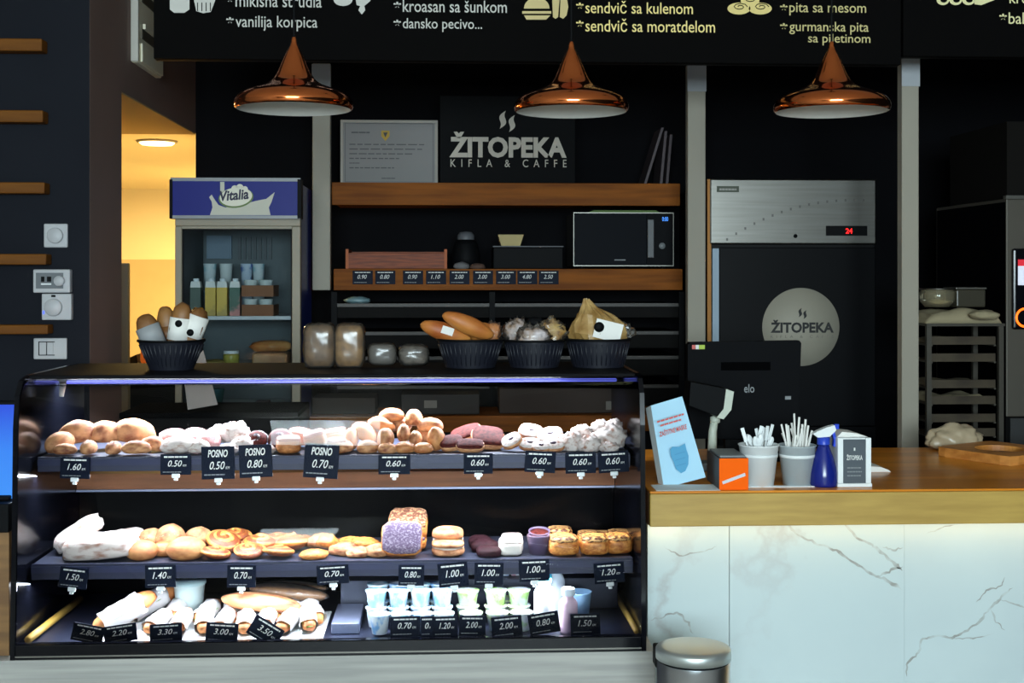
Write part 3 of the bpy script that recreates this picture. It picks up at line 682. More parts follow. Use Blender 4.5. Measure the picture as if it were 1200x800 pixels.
kcb.put(W(525, 650, 3.37), (38 * S(3.37), 38 * S(3.37), 18 * S(3.37)), (0, 0, 0), 'cream-filled bun underneath another, middle shelf', 'cream bun', 'cream buns')
kcr = Kind(MB().blob(.5, .5, .5, M_chocp, flat=-.6, nz=.1, ex=2.5, seed=51, crease=.12).build('chocolate_roll'))
place_row(kcr, [(563, 636, 3.46, 28, 16, 8), (568, 644, 3.41, 32, 16, -6), (573, 652, 3.35, 30, 14, 4)], 'dark chocolate roll', 'middle shelf stack', 'chocolate roll', 'chocolate rolls on the middle shelf')
kws = slab('white_cream_square', M_white_f, M_powder, 5, 6, .2)
kws.put(W(600, 636, 3.40), (26 * S(3.4), 30 * S(3.4), 14 * S(3.4)), (R(10), 0, 0), 'white cream cake square on top of another, middle shelf', 'cake square', 'white cream squares')
kws.put(W(598, 649, 3.37), (27 * S(3.37), 32 * S(3.37), 16 * S(3.37)), (0, 0, 0), 'white cream cake square beneath another, middle shelf', 'cake square', 'white cream squares')
def choc_cup():
    root = MB().lathe([(0, -.5), (.40, -.5), (.5, .42), (.5, .5), (.44, .5), (.42, .36)], mat('purple_paper_case', (84, 70, 96), .5), 24).build('chocolate_cup_cake')
    MB().lathe([(.43, .34), (.3, .40), (0, .42)], M_choc, 24).build('chocolate_filling', root)
    return Kind(root)
kcc = choc_cup()
kcc.put(W(632, 628, 3.40), (26 * S(3.4), 26 * S(3.4), 14 * S(3.4)), (R(12), 0, 0), 'chocolate cake in purple case, on top of another, middle shelf', 'cake', 'chocolate cup cakes')
kcc.put(W(631, 646, 3.37), (27 * S(3.37), 27 * S(3.37), 22 * S(3.37)), (0, 0, 0), 'chocolate cake in purple case, under another, middle shelf', 'cake', 'chocolate cup cakes')
kbk = slab('nut_slice', M_gold, M_nut, 6, 4, .28)
place_row(kbk, [(656, 630, 3.46, 30, 20, 0, 0), (690, 634, 3.45, 28, 16, 0, 0), (706, 636, 3.47, 24, 14, 0, 0), (726, 634, 3.46, 30, 16, 0, 0)], 'nut-topped syrup slice', 'middle shelf upper layer', 'nut slice', 'nut slices on the middle shelf')
place_row(kbk, [(660, 647, 3.36, 36, 20, 5, 0), (697, 647, 3.36, 34, 20, -6, 0), (724, 647, 3.37, 32, 20, 6, 0)], 'nut-topped syrup slice', 'middle shelf lower layer', 'nut slice', 'nut slices on the middle shelf')
REST[:] = [ZD + .006, 3.25, 3.515]
# bottom deck: sandwiches ---------------------------------------------
def sandwich(seed):
    rr = random.Random(seed)
    root = MB().blob(.5, .16, .13, M_crust, flat=-.95, nz=.06, ex=2.6, seed=seed, us=24).build('wrapped_sandwich')
    mb = MB(); pts = [(-.36 + .09 * i, 0, 0) for i in range(8)]; n = 14
    rings = []
    for k, p in enumerate(pts):
        rg = []
        for i in range(n):
            a = 2 * math.pi * i / n; q = 1 + .10 * rr.uniform(-1, 1)
            rg.append(mb.bm.verts.new((p[0] + .02 * rr.uniform(-1, 1), .185 * math.cos(a) * q, .155 * math.sin(a) * q)))
        rings.append(rg)
    for a, b in zip(rings, rings[1:]):
        for i in range(n):
            j = (i + 1) % n; mb.bm.faces.new((a[i], a[j], b[j], b[i]))
    mb.bm.faces.new(rings[-1])
    mb._fin([v for r in rings for v in r], M_paperw, True)
    sl = mb.build('paper_sleeve', root)
    MB().blob(.44, .168, .035, M_ham, flat=-1, nz=.15, seed=seed + 1, mtx=Matrix.Translation((-.05, 0, .0))).build('ham_filling', root)
    MB().blob(.43, .172, .02, M_green, flat=-1, nz=.3, nsc=5, seed=seed + 2, mtx=Matrix.Translation((-.055, 0, .03))).build('salad_leaf', root)
    return Kind(root)
ksw = [sandwich(61), sandwich(63)]
SW = [  # u, v, D, length, yaw, pitch
    (146, 716, 3.34, .215, 28, -24), (176, 706, 3.45, .20, 40, -18), (186, 727, 3.33, .15, 72, -10), (213, 731, 3.32, .15, 85, -12), (240, 730, 3.33, .15, 97, -10), (263, 731, 3.33, .14, 80, -12), (288, 733, 3.32, .15, 95, -10),
    (314, 727, 3.34, .15, 85, -14), (338, 735, 3.32, .15, 75, -10), (361, 734, 3.33, .15, 100, -12), (366, 721, 3.40, .16, 112, -16), (243, 716, 3.40, .16, 75, -10), (338, 718, 3.40, .16, 65, -14), (206, 716, 3.42, .16, 88, -8), (272, 717, 3.42, .16, 95, -8)]
for i, (u, v, D, L, yaw, pit) in enumerate(SW):
    k = ksw[i % 2]
    where = ['lying slanted at the switch end', 'behind the slanted one', 'under the 3.30 tag', 'just past the 3.30 tag', 'before the white tub', 'above the 3.00 tag', 'just past the 3.00 tag', 'behind the twisted tag', 'past the twisted tag', 'at the yoghurt end, front', 'at the yoghurt end, higher up', 'behind the white tub edge', 'below the film-wrapped baguettes', 'half hidden before the white tub', 'half hidden under the long pale loaf'][i]
    L = L * .8; k.put(W(u, v, D), (L, L * 1.05, L * 1.1), (0, R(pit), R(yaw)), f'paper-wrapped filled sandwich {where}, bottom deck', 'sandwich', 'wrapped sandwiches on the bottom deck')
o = MB().blob(.5, .5, .5, M_crustp, flat=-.7, nz=.05, crease=.06, seed=71).build('long_loaf', None, 'long pale bread loaf lying across the wrapped sandwiches, bottom deck', 'bread')
o.location = W(306, 706, 3.38); o.scale = (.215, .07, .05); o.rotation_euler = (0, R(6), R(-4))
kbg = Kind(MB().blob(.5, .5, .5, M_brownbag, flat=-.8, nz=.05, seed=73, crease=.05).build('baguette'))
fl = MB().blob(.515, .54, .54, M_film, flat=-.9, nz=.10, nsc=4, seed=74).build('film_wrap', kbg.root)
kbg.put(W(338, 694, 3.44), (.21, .06, .045), (0, R(6), R(-3)), 'film-wrapped baguette at the front, behind the long pale loaf', 'baguette', 'film-wrapped baguettes')
kbg.put(W(336, 687, 3.50), (.22, .05, .035), (0, R(2), R(2)), 'film-wrapped baguette at the back, half under the shelf', 'baguette', 'film-wrapped baguettes')
t = thing('plastic_tub', 'translucent white plastic tub standing behind the wrapped sandwiches', 'tub', W(222, 714, 3.48))
p = W(222, 716, 3.48); mtx = Matrix.Translation(p)
MB().lathe([(0, 0), (.034, 0), (.041, .072), (.043, .075), (.040, .075), (.033, .004)], mat('milky_plastic', (214, 232, 230), .4), 28, mtx).build('tub_body', t)
MB().lathe([(.044, .0755), (.044, .082), (0, .082)], mat('milky_lid', (196, 224, 222), .4), 28, mtx).build('lid', t)
# sandwich tray
MB().box((X(98, 3.25), 3.24, ZD + .0005), (X(378, 3.25), 3.51, ZD + .006), M_plast, .002).build('sandwich_tray', None, 'white serving tray under the wrapped sandwiches', 'tray', loc=(X(240, 3.25), 3.4, ZD))
# yoghurts --------------------------------------------------------------
def yog(lidcol, bodycol, nm):
    root = MB().lathe([(0, 0), (.70, 0), (.93, .92), (1, .95), (1, 1.0), (.90, 1.0)], mat(nm + '_body', bodycol, .35, col2=lidcol, nscale=1.6, lo=.45, hi=.6, rnd=1), 24).build('yoghurt_cup')
    mb = MB(); mb.lathe([(1.03, .995), (1.03, 1.02), (.7, 1.03), (0, 1.025)], mat(nm + '_lid', lidcol, .25, col2=(236, 244, 246), nscale=1.3, lo=.42, hi=.58, rnd=1), 24); mb.build('foil_lid', root)
    return Kind(root)
ky = [yog((120, 178, 226), (228, 238, 242), 'blue_yoghurt'), yog((160, 216, 226), (236, 240, 242), 'aqua_yoghurt')]
yn = 0
rowsY = [('front row', 3.285, 1, [445, 470, 495, 520]), ('middle row', 3.352, 2, [441, 467, 493, 518]), ('back row', 3.419, 2, [443, 468, 492, 516])]
for (rn, D, lev, us_) in rowsY:
    for l in range(lev):
        for i, u in enumerate(us_):
            s = 25.0 * S(D) / 2
            lay = '' if lev == 1 else (' top cup,' if l == lev - 1 else ' lower cup,')
            ky[(i + l) % 2].put((X(u, D), D, ZD + l * .0505 + .0005), (s, s, .049), (0, 0, random.random() * 6), f'blue and white yoghurt cup, {rn},{lay} {ORD[i]} from the sandwiches', 'yoghurt cup', 'stacked yoghurt cups')
kg = [yog((176, 220, 130), (238, 244, 240), 'green_yoghurt'), yog((220, 236, 150), (232, 244, 244), 'lime_yoghurt')]
for i, (u, D, l, nm) in enumerate([(552, 3.30, 0, 'under the stack edge by the 2.00 tag'), (548, 3.37, 0, 'behind, lower cup of the first pair'), (548, 3.37, 1, 'behind, upper cup of the first pair'), (583, 3.30, 0, 'first of the front pair'), (611, 3.30, 0, 'second of the front pair'),
                                  (581, 3.37, 0, 'lower cup of the second pair'), (581, 3.37, 1, 'upper cup of the second pair'), (608, 3.37, 0, 'lower cup of the third pair'), (608, 3.37, 1, 'upper cup of the third pair'), (595, 3.44, 0, 'single cup at the back')]):
    s = 27.0 * S(D) / 2
    kg[i % 2].put((X(u, D), D, ZD + l * .047 + .0005), (s, s, .0455), (0, 0, random.random() * 6), f'pale green-lidded cup, {nm}', 'dessert cup', 'green-lidded cups')
def carton(u, D, w, h, cc, cap, lab, nm):
    s = S(D); p = (X(u, D), D, ZD + .0005); r = w * s / 2; hh = h * s
    t = thing('drink_bottle', lab, 'bottle', p, 'drinking yoghurt bottles')
    mtx = Matrix.Translation(p)
    MB().lathe([(0, 0), (r * .95, 0), (r, .01), (r, hh * .66), (r * .8, hh * .74), (r * .55, hh * .80), (r * .55, hh * .86)], mat(nm, cc, .35), 24, mtx).build('body', t)
    MB().lathe([(r * .72, hh * .845), (r * .72, hh * .98), (r * .66, hh), (0, hh)], mat(nm + '_cap', cap, .35), 24, mtx).build('screw_cap', t)
carton(638, 3.33, 25, 64, (240, 248, 250), (90, 206, 222), 'white drinking yoghurt bottle with aqua cap at the front', 'white_bottle')
carton(650, 3.43, 24, 68, (236, 246, 250), (92, 200, 226), 'white drinking yoghurt bottle with aqua cap, standing behind', 'white_bottle_b')
carton(666, 3.29, 22, 52, (240, 206, 226), (226, 236, 246), 'pink drinking yoghurt bottle with white cap', 'pink_bottle')
t = thing('plastic_cup', 'tall translucent plastic cup behind the pink bottle', 'cup', (X(679, 3.42), 3.42, ZD))
MB().lathe([(0, 0), (.024, 0), (.032, .075), (.034, .078), (.031, .078), (.023, .003)], mat('bluish_plastic', (150, 190, 224), .3), 24, Matrix.Translation((X(679, 3.40), 3.40, ZD + .0005))).build('cup_body', t)
for i, (u, c1) in enumerate([(590, (60, 120, 200)), (605, (180, 60, 80)), (619, (214, 222, 240))]):
    s = S(3.56)
    MB().box((X(u, 3.56) - 6.5 * s, 3.55, ZD + .0855), (X(u, 3.56) + 6.5 * s, 3.59, ZD + .1145), mat(f'pack_{i}', c1, .4, col2=(220, 226, 236), nscale=40), .003).build('snack_pack', None, ['small blue snack pack on the rear step, bottom deck', 'small red snack pack on the rear step, bottom deck', 'small pale snack pack on the rear step, bottom deck'][i], 'snack pack', 'snack packs on the rear step', loc=(X(u, 3.56), 3.57, ZD + .0855))
# ================================================================== ON TOP OF THE CASE
def basket(u, v0, v1, D, ut, ub, lab):
    s = S(D); p = Vector((X(u, D), D, ZTOP + .0005)); h = (v1 - v0) * s; rt = ut * s / 2; rb = ub * s / 2
    t = thing('bread_basket', lab, 'basket', p, 'black baskets on the case top')
    mb = MB(); n = 48; mtx = Matrix.Translation(p)
    mb.lathe([(0, 0), (rb, 0), (rt, h), (rt - .004, h), (rb - .003, .006), (0, .006)], mat('black_basket', (24, 26, 36), .45), n, mtx, smooth=False)
    mb.build('bowl', t)
    mb = MB()
    for i in range(36):
        a = 2 * math.pi * i / 36; c, s_ = math.cos(a), math.sin(a)
        mb.tube([p + Vector(((rb + .0012) * c, (rb + .0012) * s_, .008)), p + Vector(((rt * .97 + .0012) * c, (rt * .97 + .0012) * s_, h * .9))], .0018, mat('black_basket', (24, 26, 36), .45), 5)
    mb.build('ribbing', t)
    mb = MB(); mb.lathe([(rt - .005, h), (rt + .004, h), (rt + .004, h + .006), (rt - .005, h + .006), (rt - .005, h)], M_blackm, n, mtx); mb.build('rim', t)
    return p, h, rt
D0 = 3.5
basket(201, 400, 432, D0, 74, 50, 'black ribbed basket holding labelled loaves beside the drinks fridge')
basket(551, 402, 433, 3.54, 76, 58, 'black ribbed basket with bare baguettes, first of three in a row')
basket(626, 403, 433, 3.54, 70, 56, 'black ribbed basket with frosty bagged rolls, middle one of three in a row')
basket(701, 402, 433, 3.54, 75, 60, 'black ribbed basket with the tallest gold bag, beside the case corner')
def bag(name, u, v, w, h, D, m, lab, cat, tilt=0, dep=.8, seed=0, nz=.2, ex=2.4, group=None, wrap=True, lean=0):
    s = S(D)
    root = MB().blob(w * s / 2, w * s * dep / 2, h * s / 2, m, flat=-.95, nz=nz, nsc=2.6, seed=seed, ex=ex).build(name, None, lab, cat, group)
    if wrap: MB().blob(w * s / 2 * 1.05, w * s * dep / 2 * 1.06, h * s / 2 * 1.06, M_film, flat=-.95, nz=nz * 1.5, nsc=4.5, seed=seed + 3, ex=ex, us=28, vs=18).build('plastic_wrap', root)
    root.location = W(u, v, D); root.rotation_euler = (R(lean), R(tilt), 0)
    return root
def loaf(u, v, w, h, D, tilt, lab, lblcol, lblr, dot=True, seed=0):
    s = S(D); r = w * s / 2; L = h * s
    root = MB().blob(r, r, L / 2, M_brownbag, flat=-1.2, nz=.06, ex=2.8, seed=seed).build('bagged_loaf', None, lab, 'bread loaf', 'labelled loaves in the basket')
    mb = MB(); n = 16; z0, z1 = lblr; rg = []
    for z in (z0, z1): rg.append([mb.bm.verts.new((r * 1.10 * math.cos(-math.pi + math.pi * i / n), r * 1.10 * math.sin(-math.pi + math.pi * i / n), L * z)) for i in range(n + 1)])
    for i in range(n): mb.bm.faces.new((rg[0][i], rg[0][i + 1], rg[1][i + 1], rg[1][i]))
    mb._fin(rg[0] + rg[1], lblcol, True)
    lb = mb.build('paper_label', root, normals=False)
    lb.modifiers.new('thick', 'SOLIDIFY').thickness = .001
    if dot:
        zd = L * (z1 - .10 if dot == 1 else z0 + .10)
        MB().lathe([(0, 0), (.0095, 0), (.0095, .0006), (0, .0006)], M_blackm, 18, Matrix.Translation((0, -r * 1.115, zd)) @ Matrix.Rotation(R(90), 4, 'X')).build('round_seal', lb)
    root.location = W(u, v, D); root.rotation_euler = (0, R(tilt), 0)
loaf(178, 395, 26, 56, 3.50, -22, 'loaf leaning toward the wall switches, grey label, in the basket by the drinks fridge', M_greyfilm, (-.18, .24), 0, 3)
loaf(197, 388, 22, 58, 3.54, -8, 'dark loaf at the back of the basket by the drinks fridge', M_brownbag, (-.2, .1), 0, 5)
loaf(211, 386, 24, 62, 3.49, 8, 'upright middle loaf with white label and black seal high up', M_paper, (-.20, .22), 1, 7)
loaf(226, 388, 24, 54, 3.50, 20, 'loaf leaning toward the drinks fridge, white label with black seal low down', M_paper, (-.12, .36), 2, 9)
bag('bread_bag', 232, 372, 20, 22, 3.56, mat('gold_foil', (190, 130, 40), .25, .6), 'small shiny gold bag end poking out behind the labelled loaves', 'bag', 0, .7, 2, .3, wrap=False)
# two tall packed loaves and two low packs
bag('packed_loaf', 375, 405, 36, 50, 3.55, mat('brown_loaf', (112, 82, 50), .6, col2=(76, 52, 28), nscale=40), 'upright bagged brown loaf beside the white hanging post', 'bread loaf', 0, .8, 11, .05, 5, 'upright bagged loaves')
bag('packed_loaf', 410, 405, 34, 50, 3.55, mat('yellow_loaf', (140, 104, 58), .6, col2=(98, 68, 34), nscale=40), 'upright bagged golden loaf, second from the white hanging post', 'bread loaf', 0, .8, 15, .05, 5, 'upright bagged loaves')
r_ = bag('wrapped_pack', 448, 415, 32, 25, 3.55, mat('grey_bread', (78, 72, 66), .6), 'low wrapped bread pack with white label on top, beside the upright loaves', 'bread pack', 0, .7, 17, .05, 4, 'low wrapped packs')
s = S(3.55); MB().box((-13.5 * s, -.030, 3 * s), (14 * s, -.0285, 12 * s), M_paper).build('paper_label', r_)
bpy.context.view_layer.update()
r2_ = bag('wrapped_pack', 485, 416, 34, 24, 3.55, mat('grey_bread_b', (96, 86, 76), .6, col2=(60, 52, 46), nscale=50), 'low shiny wrapped bread pack beside the baguette basket', 'bread pack', 0, .7, 19, .10, 3.5, 'low wrapped packs')
# baguettes in the first basket
for i, (u, v, L, th, ti, lab) in enumerate([(522, 389, 62, 22, 18, 'baguette lowest in the first black basket, sticking out over its rim'), (549, 381, 66, 22, 24, 'baguette lying slanted on top of the first black basket'), (562, 389, 30, 22, -30, 'short baguette end behind the slanted one in the first basket')]):
    D = 3.54 + [-.012, -.03, .03][i]; s = S(D)
    root = MB().blob(L * s / 2, th * s / 2, th * s / 2, M_gold, flat=-1.2, nz=.05, seed=81 + i, crease=.06, us=26).build('bare_baguette', None, lab, 'baguette', 'baguettes in the first basket')
    if i == 0: MB().box((-6 * s, -th * s * .54, -2 * s), (8 * s, -th * s * .50, 7 * s), M_paper).build('paper_label', root)
    root.location = W(u, v, D); root.rotation_euler = (0, R(ti), R([4, 10, -20][i]))
bag('bread_bag', 577, 390, 20, 24, 3.57, M_crust, 'crumpled clear bag of bread at the far rim of the first basket', 'bag', 20, .8, 23, .25)
for i, (u, v, w, h, ti, lab) in enumerate([(606, 390, 30, 28, -8, 'frosty bagged roll at the baguette side of the middle basket'), (625, 396, 34, 26, 4, 'frosty bagged roll at the front of the middle basket'), (646, 389, 30, 28, -22, 'bagged roll with gold twisted end in the middle basket')]):
    bag('bagged_roll', u, v, w, h, 3.54 + [.02, -.05, .0][i], mat(['frosty_bread', 'frosty_bread_b', 'gold_bread'][i], [(140, 112, 86), (150, 122, 98), (140, 96, 42)][i], .5, col2=[(190, 180, 182), (196, 186, 188), (180, 150, 94)][i], nscale=30), lab, 'bag', ti, .7, 31 + i, .42)
mb = MB(); s = S(3.5)
o = MB().blob(11 * s, 7 * s, 7 * s, M_blackm, flat=-1.2, nz=.2, seed=3).build('twist_end', None, 'dark bag end between the frosty rolls in the middle basket', 'bag'); o.location = W(627, 378, 3.56)
# tallest bag: a peaked, crumpled gold bag
mb = MB(); s = S(3.54)
rr = random.Random(5); rings = []
profile = [(-13, 31, 0), (-2, 33, 0), (10, 28, -3), (20, 20, -9), (28, 10, -14), (38, 3, -17)]
for (z, r, off) in profile:
    n = 26; rings.append([mb.bm.verts.new(((off + r * (1 + .16 * math.sin(3 * a + z) + rr.uniform(-.10, .10)) * math.cos(a)) * s, r * .72 * (1 + rr.uniform(-.1, .1)) * math.sin(a) * s, (z + rr.uniform(-1.5, 1.5)) * s)) for a in [2 * math.pi * i / n for i in range(n)]])
for a, b in zip(rings, rings[1:]):
    for i in range(26): mb.bm.faces.new((a[i], a[(i + 1) % 26], b[(i + 1) % 26], b[i]))
mb.bm.faces.new(rings[0]); mb.bm.faces.new(rings[-1])
mb._fin([v for r in rings for v in r], mat('gold_bag', (140, 104, 54), .3, col2=(186, 152, 96), nscale=22, bump=.4, bscale=60), False)
gb = mb.build('gold_bag', None, 'tall crumpled gold bread bag with a white label and dark seal', 'bag')
MB().box((-11 * s, -25.6 * s, -8 * s), (21 * s, -24.8 * s, 14 * s), M_paper, mtx=Matrix.Rotation(R(14), 4, 'Y')).build('paper_label', gb)
MB().lathe([(0, 0), (6 * s, 0), (6 * s, .0008), (0, .0008)], M_blackm, 18, Matrix.Translation((-5 * s, -25.8 * s, 6 * s)) @ Matrix.Rotation(R(90), 4, 'X')).build('round_seal', gb)
gb.location = W(704, 388, 3.54)
mb = MB(); s = S(3.54); rr = random.Random(8)
r9 = bmesh.ops.create_icosphere(mb.bm, subdivisions=3, radius=1)['verts']
for v in r9:
    k = 1 + .35 * noise.noise(v.co * 2.5); v.co = Vector((v.co.x * 17 * s * k, v.co.y * 10 * s * k, v.co.z * 11 * s * k))
mb._fin(r9, M_film, False); o = mb.build('film_bag', None, 'clear crumpled film bag end beside the gold bag, over the case corner', 'bag'); o.location = W(727, 388, 3.56)

# ================================================================== ON THE COUNTER
CG = 'on the oak counter'
# mask box: leaning pale blue carton
D = 3.46; s = S(D)
t = thing('mask_carton', 'tall pale blue carton of face masks tilted against the case corner', 'carton', W(800, 572, 3.40))
t.rotation_euler = (0, 0, 0)
def quad_block(pts, y0, y1, m, m2=None):
    mb = MB(); mb.prism(pts, y0, y1, m); return mb
P4 = [W(u, v, 3.40) for u, v in ((764, 476), (801, 465), (827, 559), (778, 572))]
mb = MB(); m_ = mat('pale_blue_card', (168, 212, 234), .55); me_ = mat('white_card_edge', (216, 222, 220), .6)
q = [(p.x, p.z) for p in P4]
A = [mb.bm.verts.new((x, 3.40 + .02 * (i in (0, 1)), z)) for i, (x, z) in enumerate(q)]
B = [mb.bm.verts.new((x - .009, 3.43 + .02 * (i in (0, 1)), z - (.010 if i in (0, 1) else 0))) for i, (x, z) in enumerate(q)]
f = mb.bm.faces.new(A); mb.mi(m_); mb.mi(me_)
mb.bm.faces.new(list(reversed(B)))
for i in range(4):
    g = mb.bm.faces.new((A[(i + 1) % 4], A[i], B[i], B[(i + 1) % 4])); g.material_index = 1
mb.build('carton_body', t)
ang = math.atan2(q[1][1] - q[0][1], q[1][0] - q[0][0])
c0 = Vector((q[0][0], 3.40, q[0][1])); ex = (Vector((q[1][0], 0, q[1][1])) - Vector((q[0][0], 0, q[0][1]))).normalized()
ez = (Vector((q[0][0], 0, q[0][1])) - Vector((q[3][0], 0, q[3][1]))).normalized()
Wd = (P4[1] - P4[0]).length; Hd = (Vector((q[0][0], 0, q[0][1])) - Vector((q[3][0], 0, q[3][1]))).length
fx = Matrix(((ex.x, 0, ez.x, q[3][0]), (0, 1, -.02 / Hd, 3.3990), (ex.z, 0, ez.z, q[3][1]), (0, 0, 0, 1)))
mb = MB(); mr = mat('red_print', (214, 96, 92), .7)
bars(mb, Wd * .06, Hd * .80, Wd * .92, Hd * .022, 0, mr, 6, 3, fx); bars(mb, Wd * .14, Hd * .745, Wd * .80, Hd * .02, 0, mr, 5, 5, fx)
letters(mb, 'ZAŠTITNE MASKE', Wd * .08, Hd * .625, Wd * .94, Hd * .70, -.0003, mr, bold=.02, mtx=fx)
mb.build('lettering', t)
mb = MB(); mm = mat('mask_print', (86, 160, 200), .7)
pts = [(.34, .44), (.42, .465), (.62, .44), (.82, .46), (.84, .38), (.88, .30), (.84, .20), (.72, .13), (.58, .12), (.44, .19), (.40, .28), (.34, .36)]
mb.prism([(a * Wd, b * Hd) for a, b in pts], -.0004, .0, mm, mtx=fx); mb.build('mask_picture', t)
mb = MB()
for k in range(3): mb.box((Wd * .46, -.0007, Hd * (.22 + k * .07)), (Wd * .78, -.0004, Hd * (.226 + k * .07)), mat('mask_fold_print', (70, 140, 184), .7), mtx=fx)
mb.build('fold_lines', t)
# papers at the counter edge
MB().box((X(768, 3.32), 3.305, ZC + .0004), (X(843, 3.32), 3.40, ZC + .0014), M_paper).build('paper_sheet', None, 'white printed sheet lying under the mask carton at the counter edge', 'paper', loc=(X(805, 3.34), 3.35, ZC))
# orange dispenser
p0 = G(843, 574, ZC); D = p0.y
t = thing('orange_dispenser', 'small orange-fronted carton with a silver stripe and dark sides', 'box', (X(860, D), D + .05, ZC))
x0, x1, z1 = X(843, D), X(877, D), Z(537, D, 860)
MB().box((x0, D + .0022, ZC + .0005), (x1, D + .16, z1), mat('dark_grey_card', (84, 80, 80), .6), .001).build('carton_body', t)
MB().box((x0, D, ZC + .0005), (x1, D + .002, z1), mat('orange_card', (255, 100, 0), .6, spec=.1)).build('orange_front', t)
mb = MB(); ww = x1 - x0; mb.box((-ww * .42, D - .0006, -.004), (ww * .42, D - .0001, .004), mat('silver_print', (206, 206, 208), .35), mtx=Matrix.Translation(((x0 + x1) / 2, 0, ZC + (z1 - ZC) * .36)) @ Matrix.Rotation(R(-20), 4, 'Y')); mb.build('silver_stripe', t)
mb = MB(); mb.box((x0 + .004, D + .012, z1 + .0003), (x1 - .004, D + .15, z1 + .006), M_plastg, .002); mb.build('lid_tray', t)
# white cups with cutlery and stirrers
def cup(u, v, D, wt, h, lab, seed, items, kind, m=None):
    s = S(D); p = Vector((X(u, D), D, ZC + .0005)); r = wt * s / 2; hh = h * s
    t = thing('paper_cup', lab, 'cup', p, 'white cups on the counter'); mtx = Matrix.Translation(p)
    mb = MB(); mb.lathe([(0, 0), (r * .74, 0), (r * .97, hh * .97), (r, hh * .975), (r * 1.02, hh), (r * .98, hh * 1.01), (r * .94, hh * .97), (r * .72, .003), (0, .003)], m or M_plast, 32, mtx); mb.build('cup_body', t)
    mb = MB(); mb.lathe([(r * .915, hh * .70), (r * .93, hh * .70), (r * .945, hh * .78), (r * .93, hh * .78)], M_plast, 32, mtx); mb.build('ribbed_band', t)
    rr = random.Random(seed)
    for i, (dx, up, ti, ln) in enumerate(items):
        ti *= .75; q = Vector((max(-.55 * r, min(.55 * r, dx / 1.3 * r * .62 - math.tan(R(ti)) * hh * .70)), rr.uniform(-.3, .3) * r, hh * .25))
        L = hh * .75 + up * s
        if kind == 'stick':
            root = MB().box((-.0028, -.0012, 0), (.0028, .0012, L), M_paper, .001).build('stir_stick', None, f'white stir stick in the second cup, {ORD[i]} from the first cup', 'stir stick', 'stir sticks in the second cup')
        else:
            mb = MB(); mb.box((-.0022, -.001, 0), (.0022, .001, L * .72), M_plast, .0008); root = mb.build('plastic_cutlery', None, f'white plastic cutlery piece in the first cup, {ORD[i]} from the mask carton', 'cutlery', 'plastic cutlery in the first cup')
            if ln: MB().blob(.0085, .0028, .016, M_plast, flat=-2, nz=0, mtx=Matrix.Translation((0, 0, L * .72 + .012)), us=12, vs=8).build('spoon_bowl', root)
            else: MB().box((-.005, -.001, L * .70), (.005, .001, L), M_plast, .001).build('blade', root)
        root.location = p + q; root.rotation_euler = (R(rr.uniform(-8, 6)), R(ti), R(rr.uniform(-30, 30)))
Dc = G(890, 571, ZC).y
cup(889, 571, Dc + .04, 48, 48, 'white ribbed cup filled with plastic cutlery beside the orange carton', 3, [(-1.2, 22, -22, 0), (-.9, 14, -14, 1), (-.4, 12, -6, 1), (0, 16, 4, 1), (.5, 20, 14, 0), (.9, 26, 22, 0), (1.1, 14, 30, 1), (.3, 12, -30, 0), (-.6, 18, -26, 1), (.7, 22, 8, 0), (-.2, 24, 18, 0), (.1, 20, -16, 0)], 'cut')
cup(934, 571, Dc + .04, 45, 47, 'greyish translucent cup of white stir sticks beside the blue spray bottle', 5, [(-1.3, 28, -22, 0), (-.8, 24, -12, 0), (-.3, 38, -2, 0), (.1, 34, 6, 0), (.4, 20, 10, 0), (.8, 30, 4, 0), (1.1, 18, 16, 0), (-.5, 14, 14, 0), (.6, 24, -4, 0), (0, 26, -14, 0), (1.2, 20, 24, 0), (-1, 18, -30, 0), (-.2, 18, 22, 0), (.3, 22, -24, 0), (-.6, 16, 8, 0), (.9, 24, 12, 0), (-1.1, 26, -8, 0)], 'stick', mat('milky_cup', (176, 186, 190), .35))
MB().box((X(872, Dc), Dc + .0, ZC + .0002), (X(962, Dc), Dc + .02, ZC + .0022), M_plast).build('drip_mat', None, 'thin pale strip lying on the counter before the two cups', 'mat', loc=(X(917, Dc), Dc, ZC))
# spray bottle
D = Dc + .02; p = Vector((X(965, D), D, ZC + .0005)); s = S(D); mtx = Matrix.Translation(p)
t = thing('spray_bottle', 'dark blue spray bottle with white and blue trigger head', 'spray bottle', p)
mbl = mat('dark_blue_plastic', (20, 34, 120), .2)
MB().lathe([(0, 0), (16 * s, 0), (17 * s, 3 * s), (16.5 * s, 16 * s), (11 * s, 36 * s), (7 * s, 46 * s), (6 * s, 50 * s), (0, 50 * s)], mbl, 28, mtx).build('bottle_body', t)
MB().lathe([(7.5 * s, 49 * s), (7.5 * s, 57 * s), (5 * s, 58 * s), (0, 58 * s)], mat('blue_cap', (40, 70, 190), .35), 20, mtx).build('collar', t)
mb = MB(); mb.prism([(-14 * s, 62 * s), (-8 * s, 57.5 * s), (6 * s, 58.5 * s), (14 * s, 66 * s), (12 * s, 72 * s), (4 * s, 70 * s), (-6 * s, 66 * s)], -5 * s, 5 * s, M_plast, mtx=mtx); mb.build('trigger_head', t)
mb = MB(); mb.prism([(9 * s, 64 * s), (13 * s, 64 * s), (15 * s, 54 * s), (13 * s, 46 * s), (11 * s, 47 * s), (12 * s, 54 * s)], -3 * s, 3 * s, mat('blue_trigger', (36, 70, 200), .3), mtx=mtx); mb.build('trigger', t)
mb = MB(); mb.box((13 * s, -3 * s, 67 * s), (18 * s, 3 * s, 73 * s), mat('blue_trigger', (36, 70, 200), .3), .001, mtx=mtx); mb.build('nozzle', t)
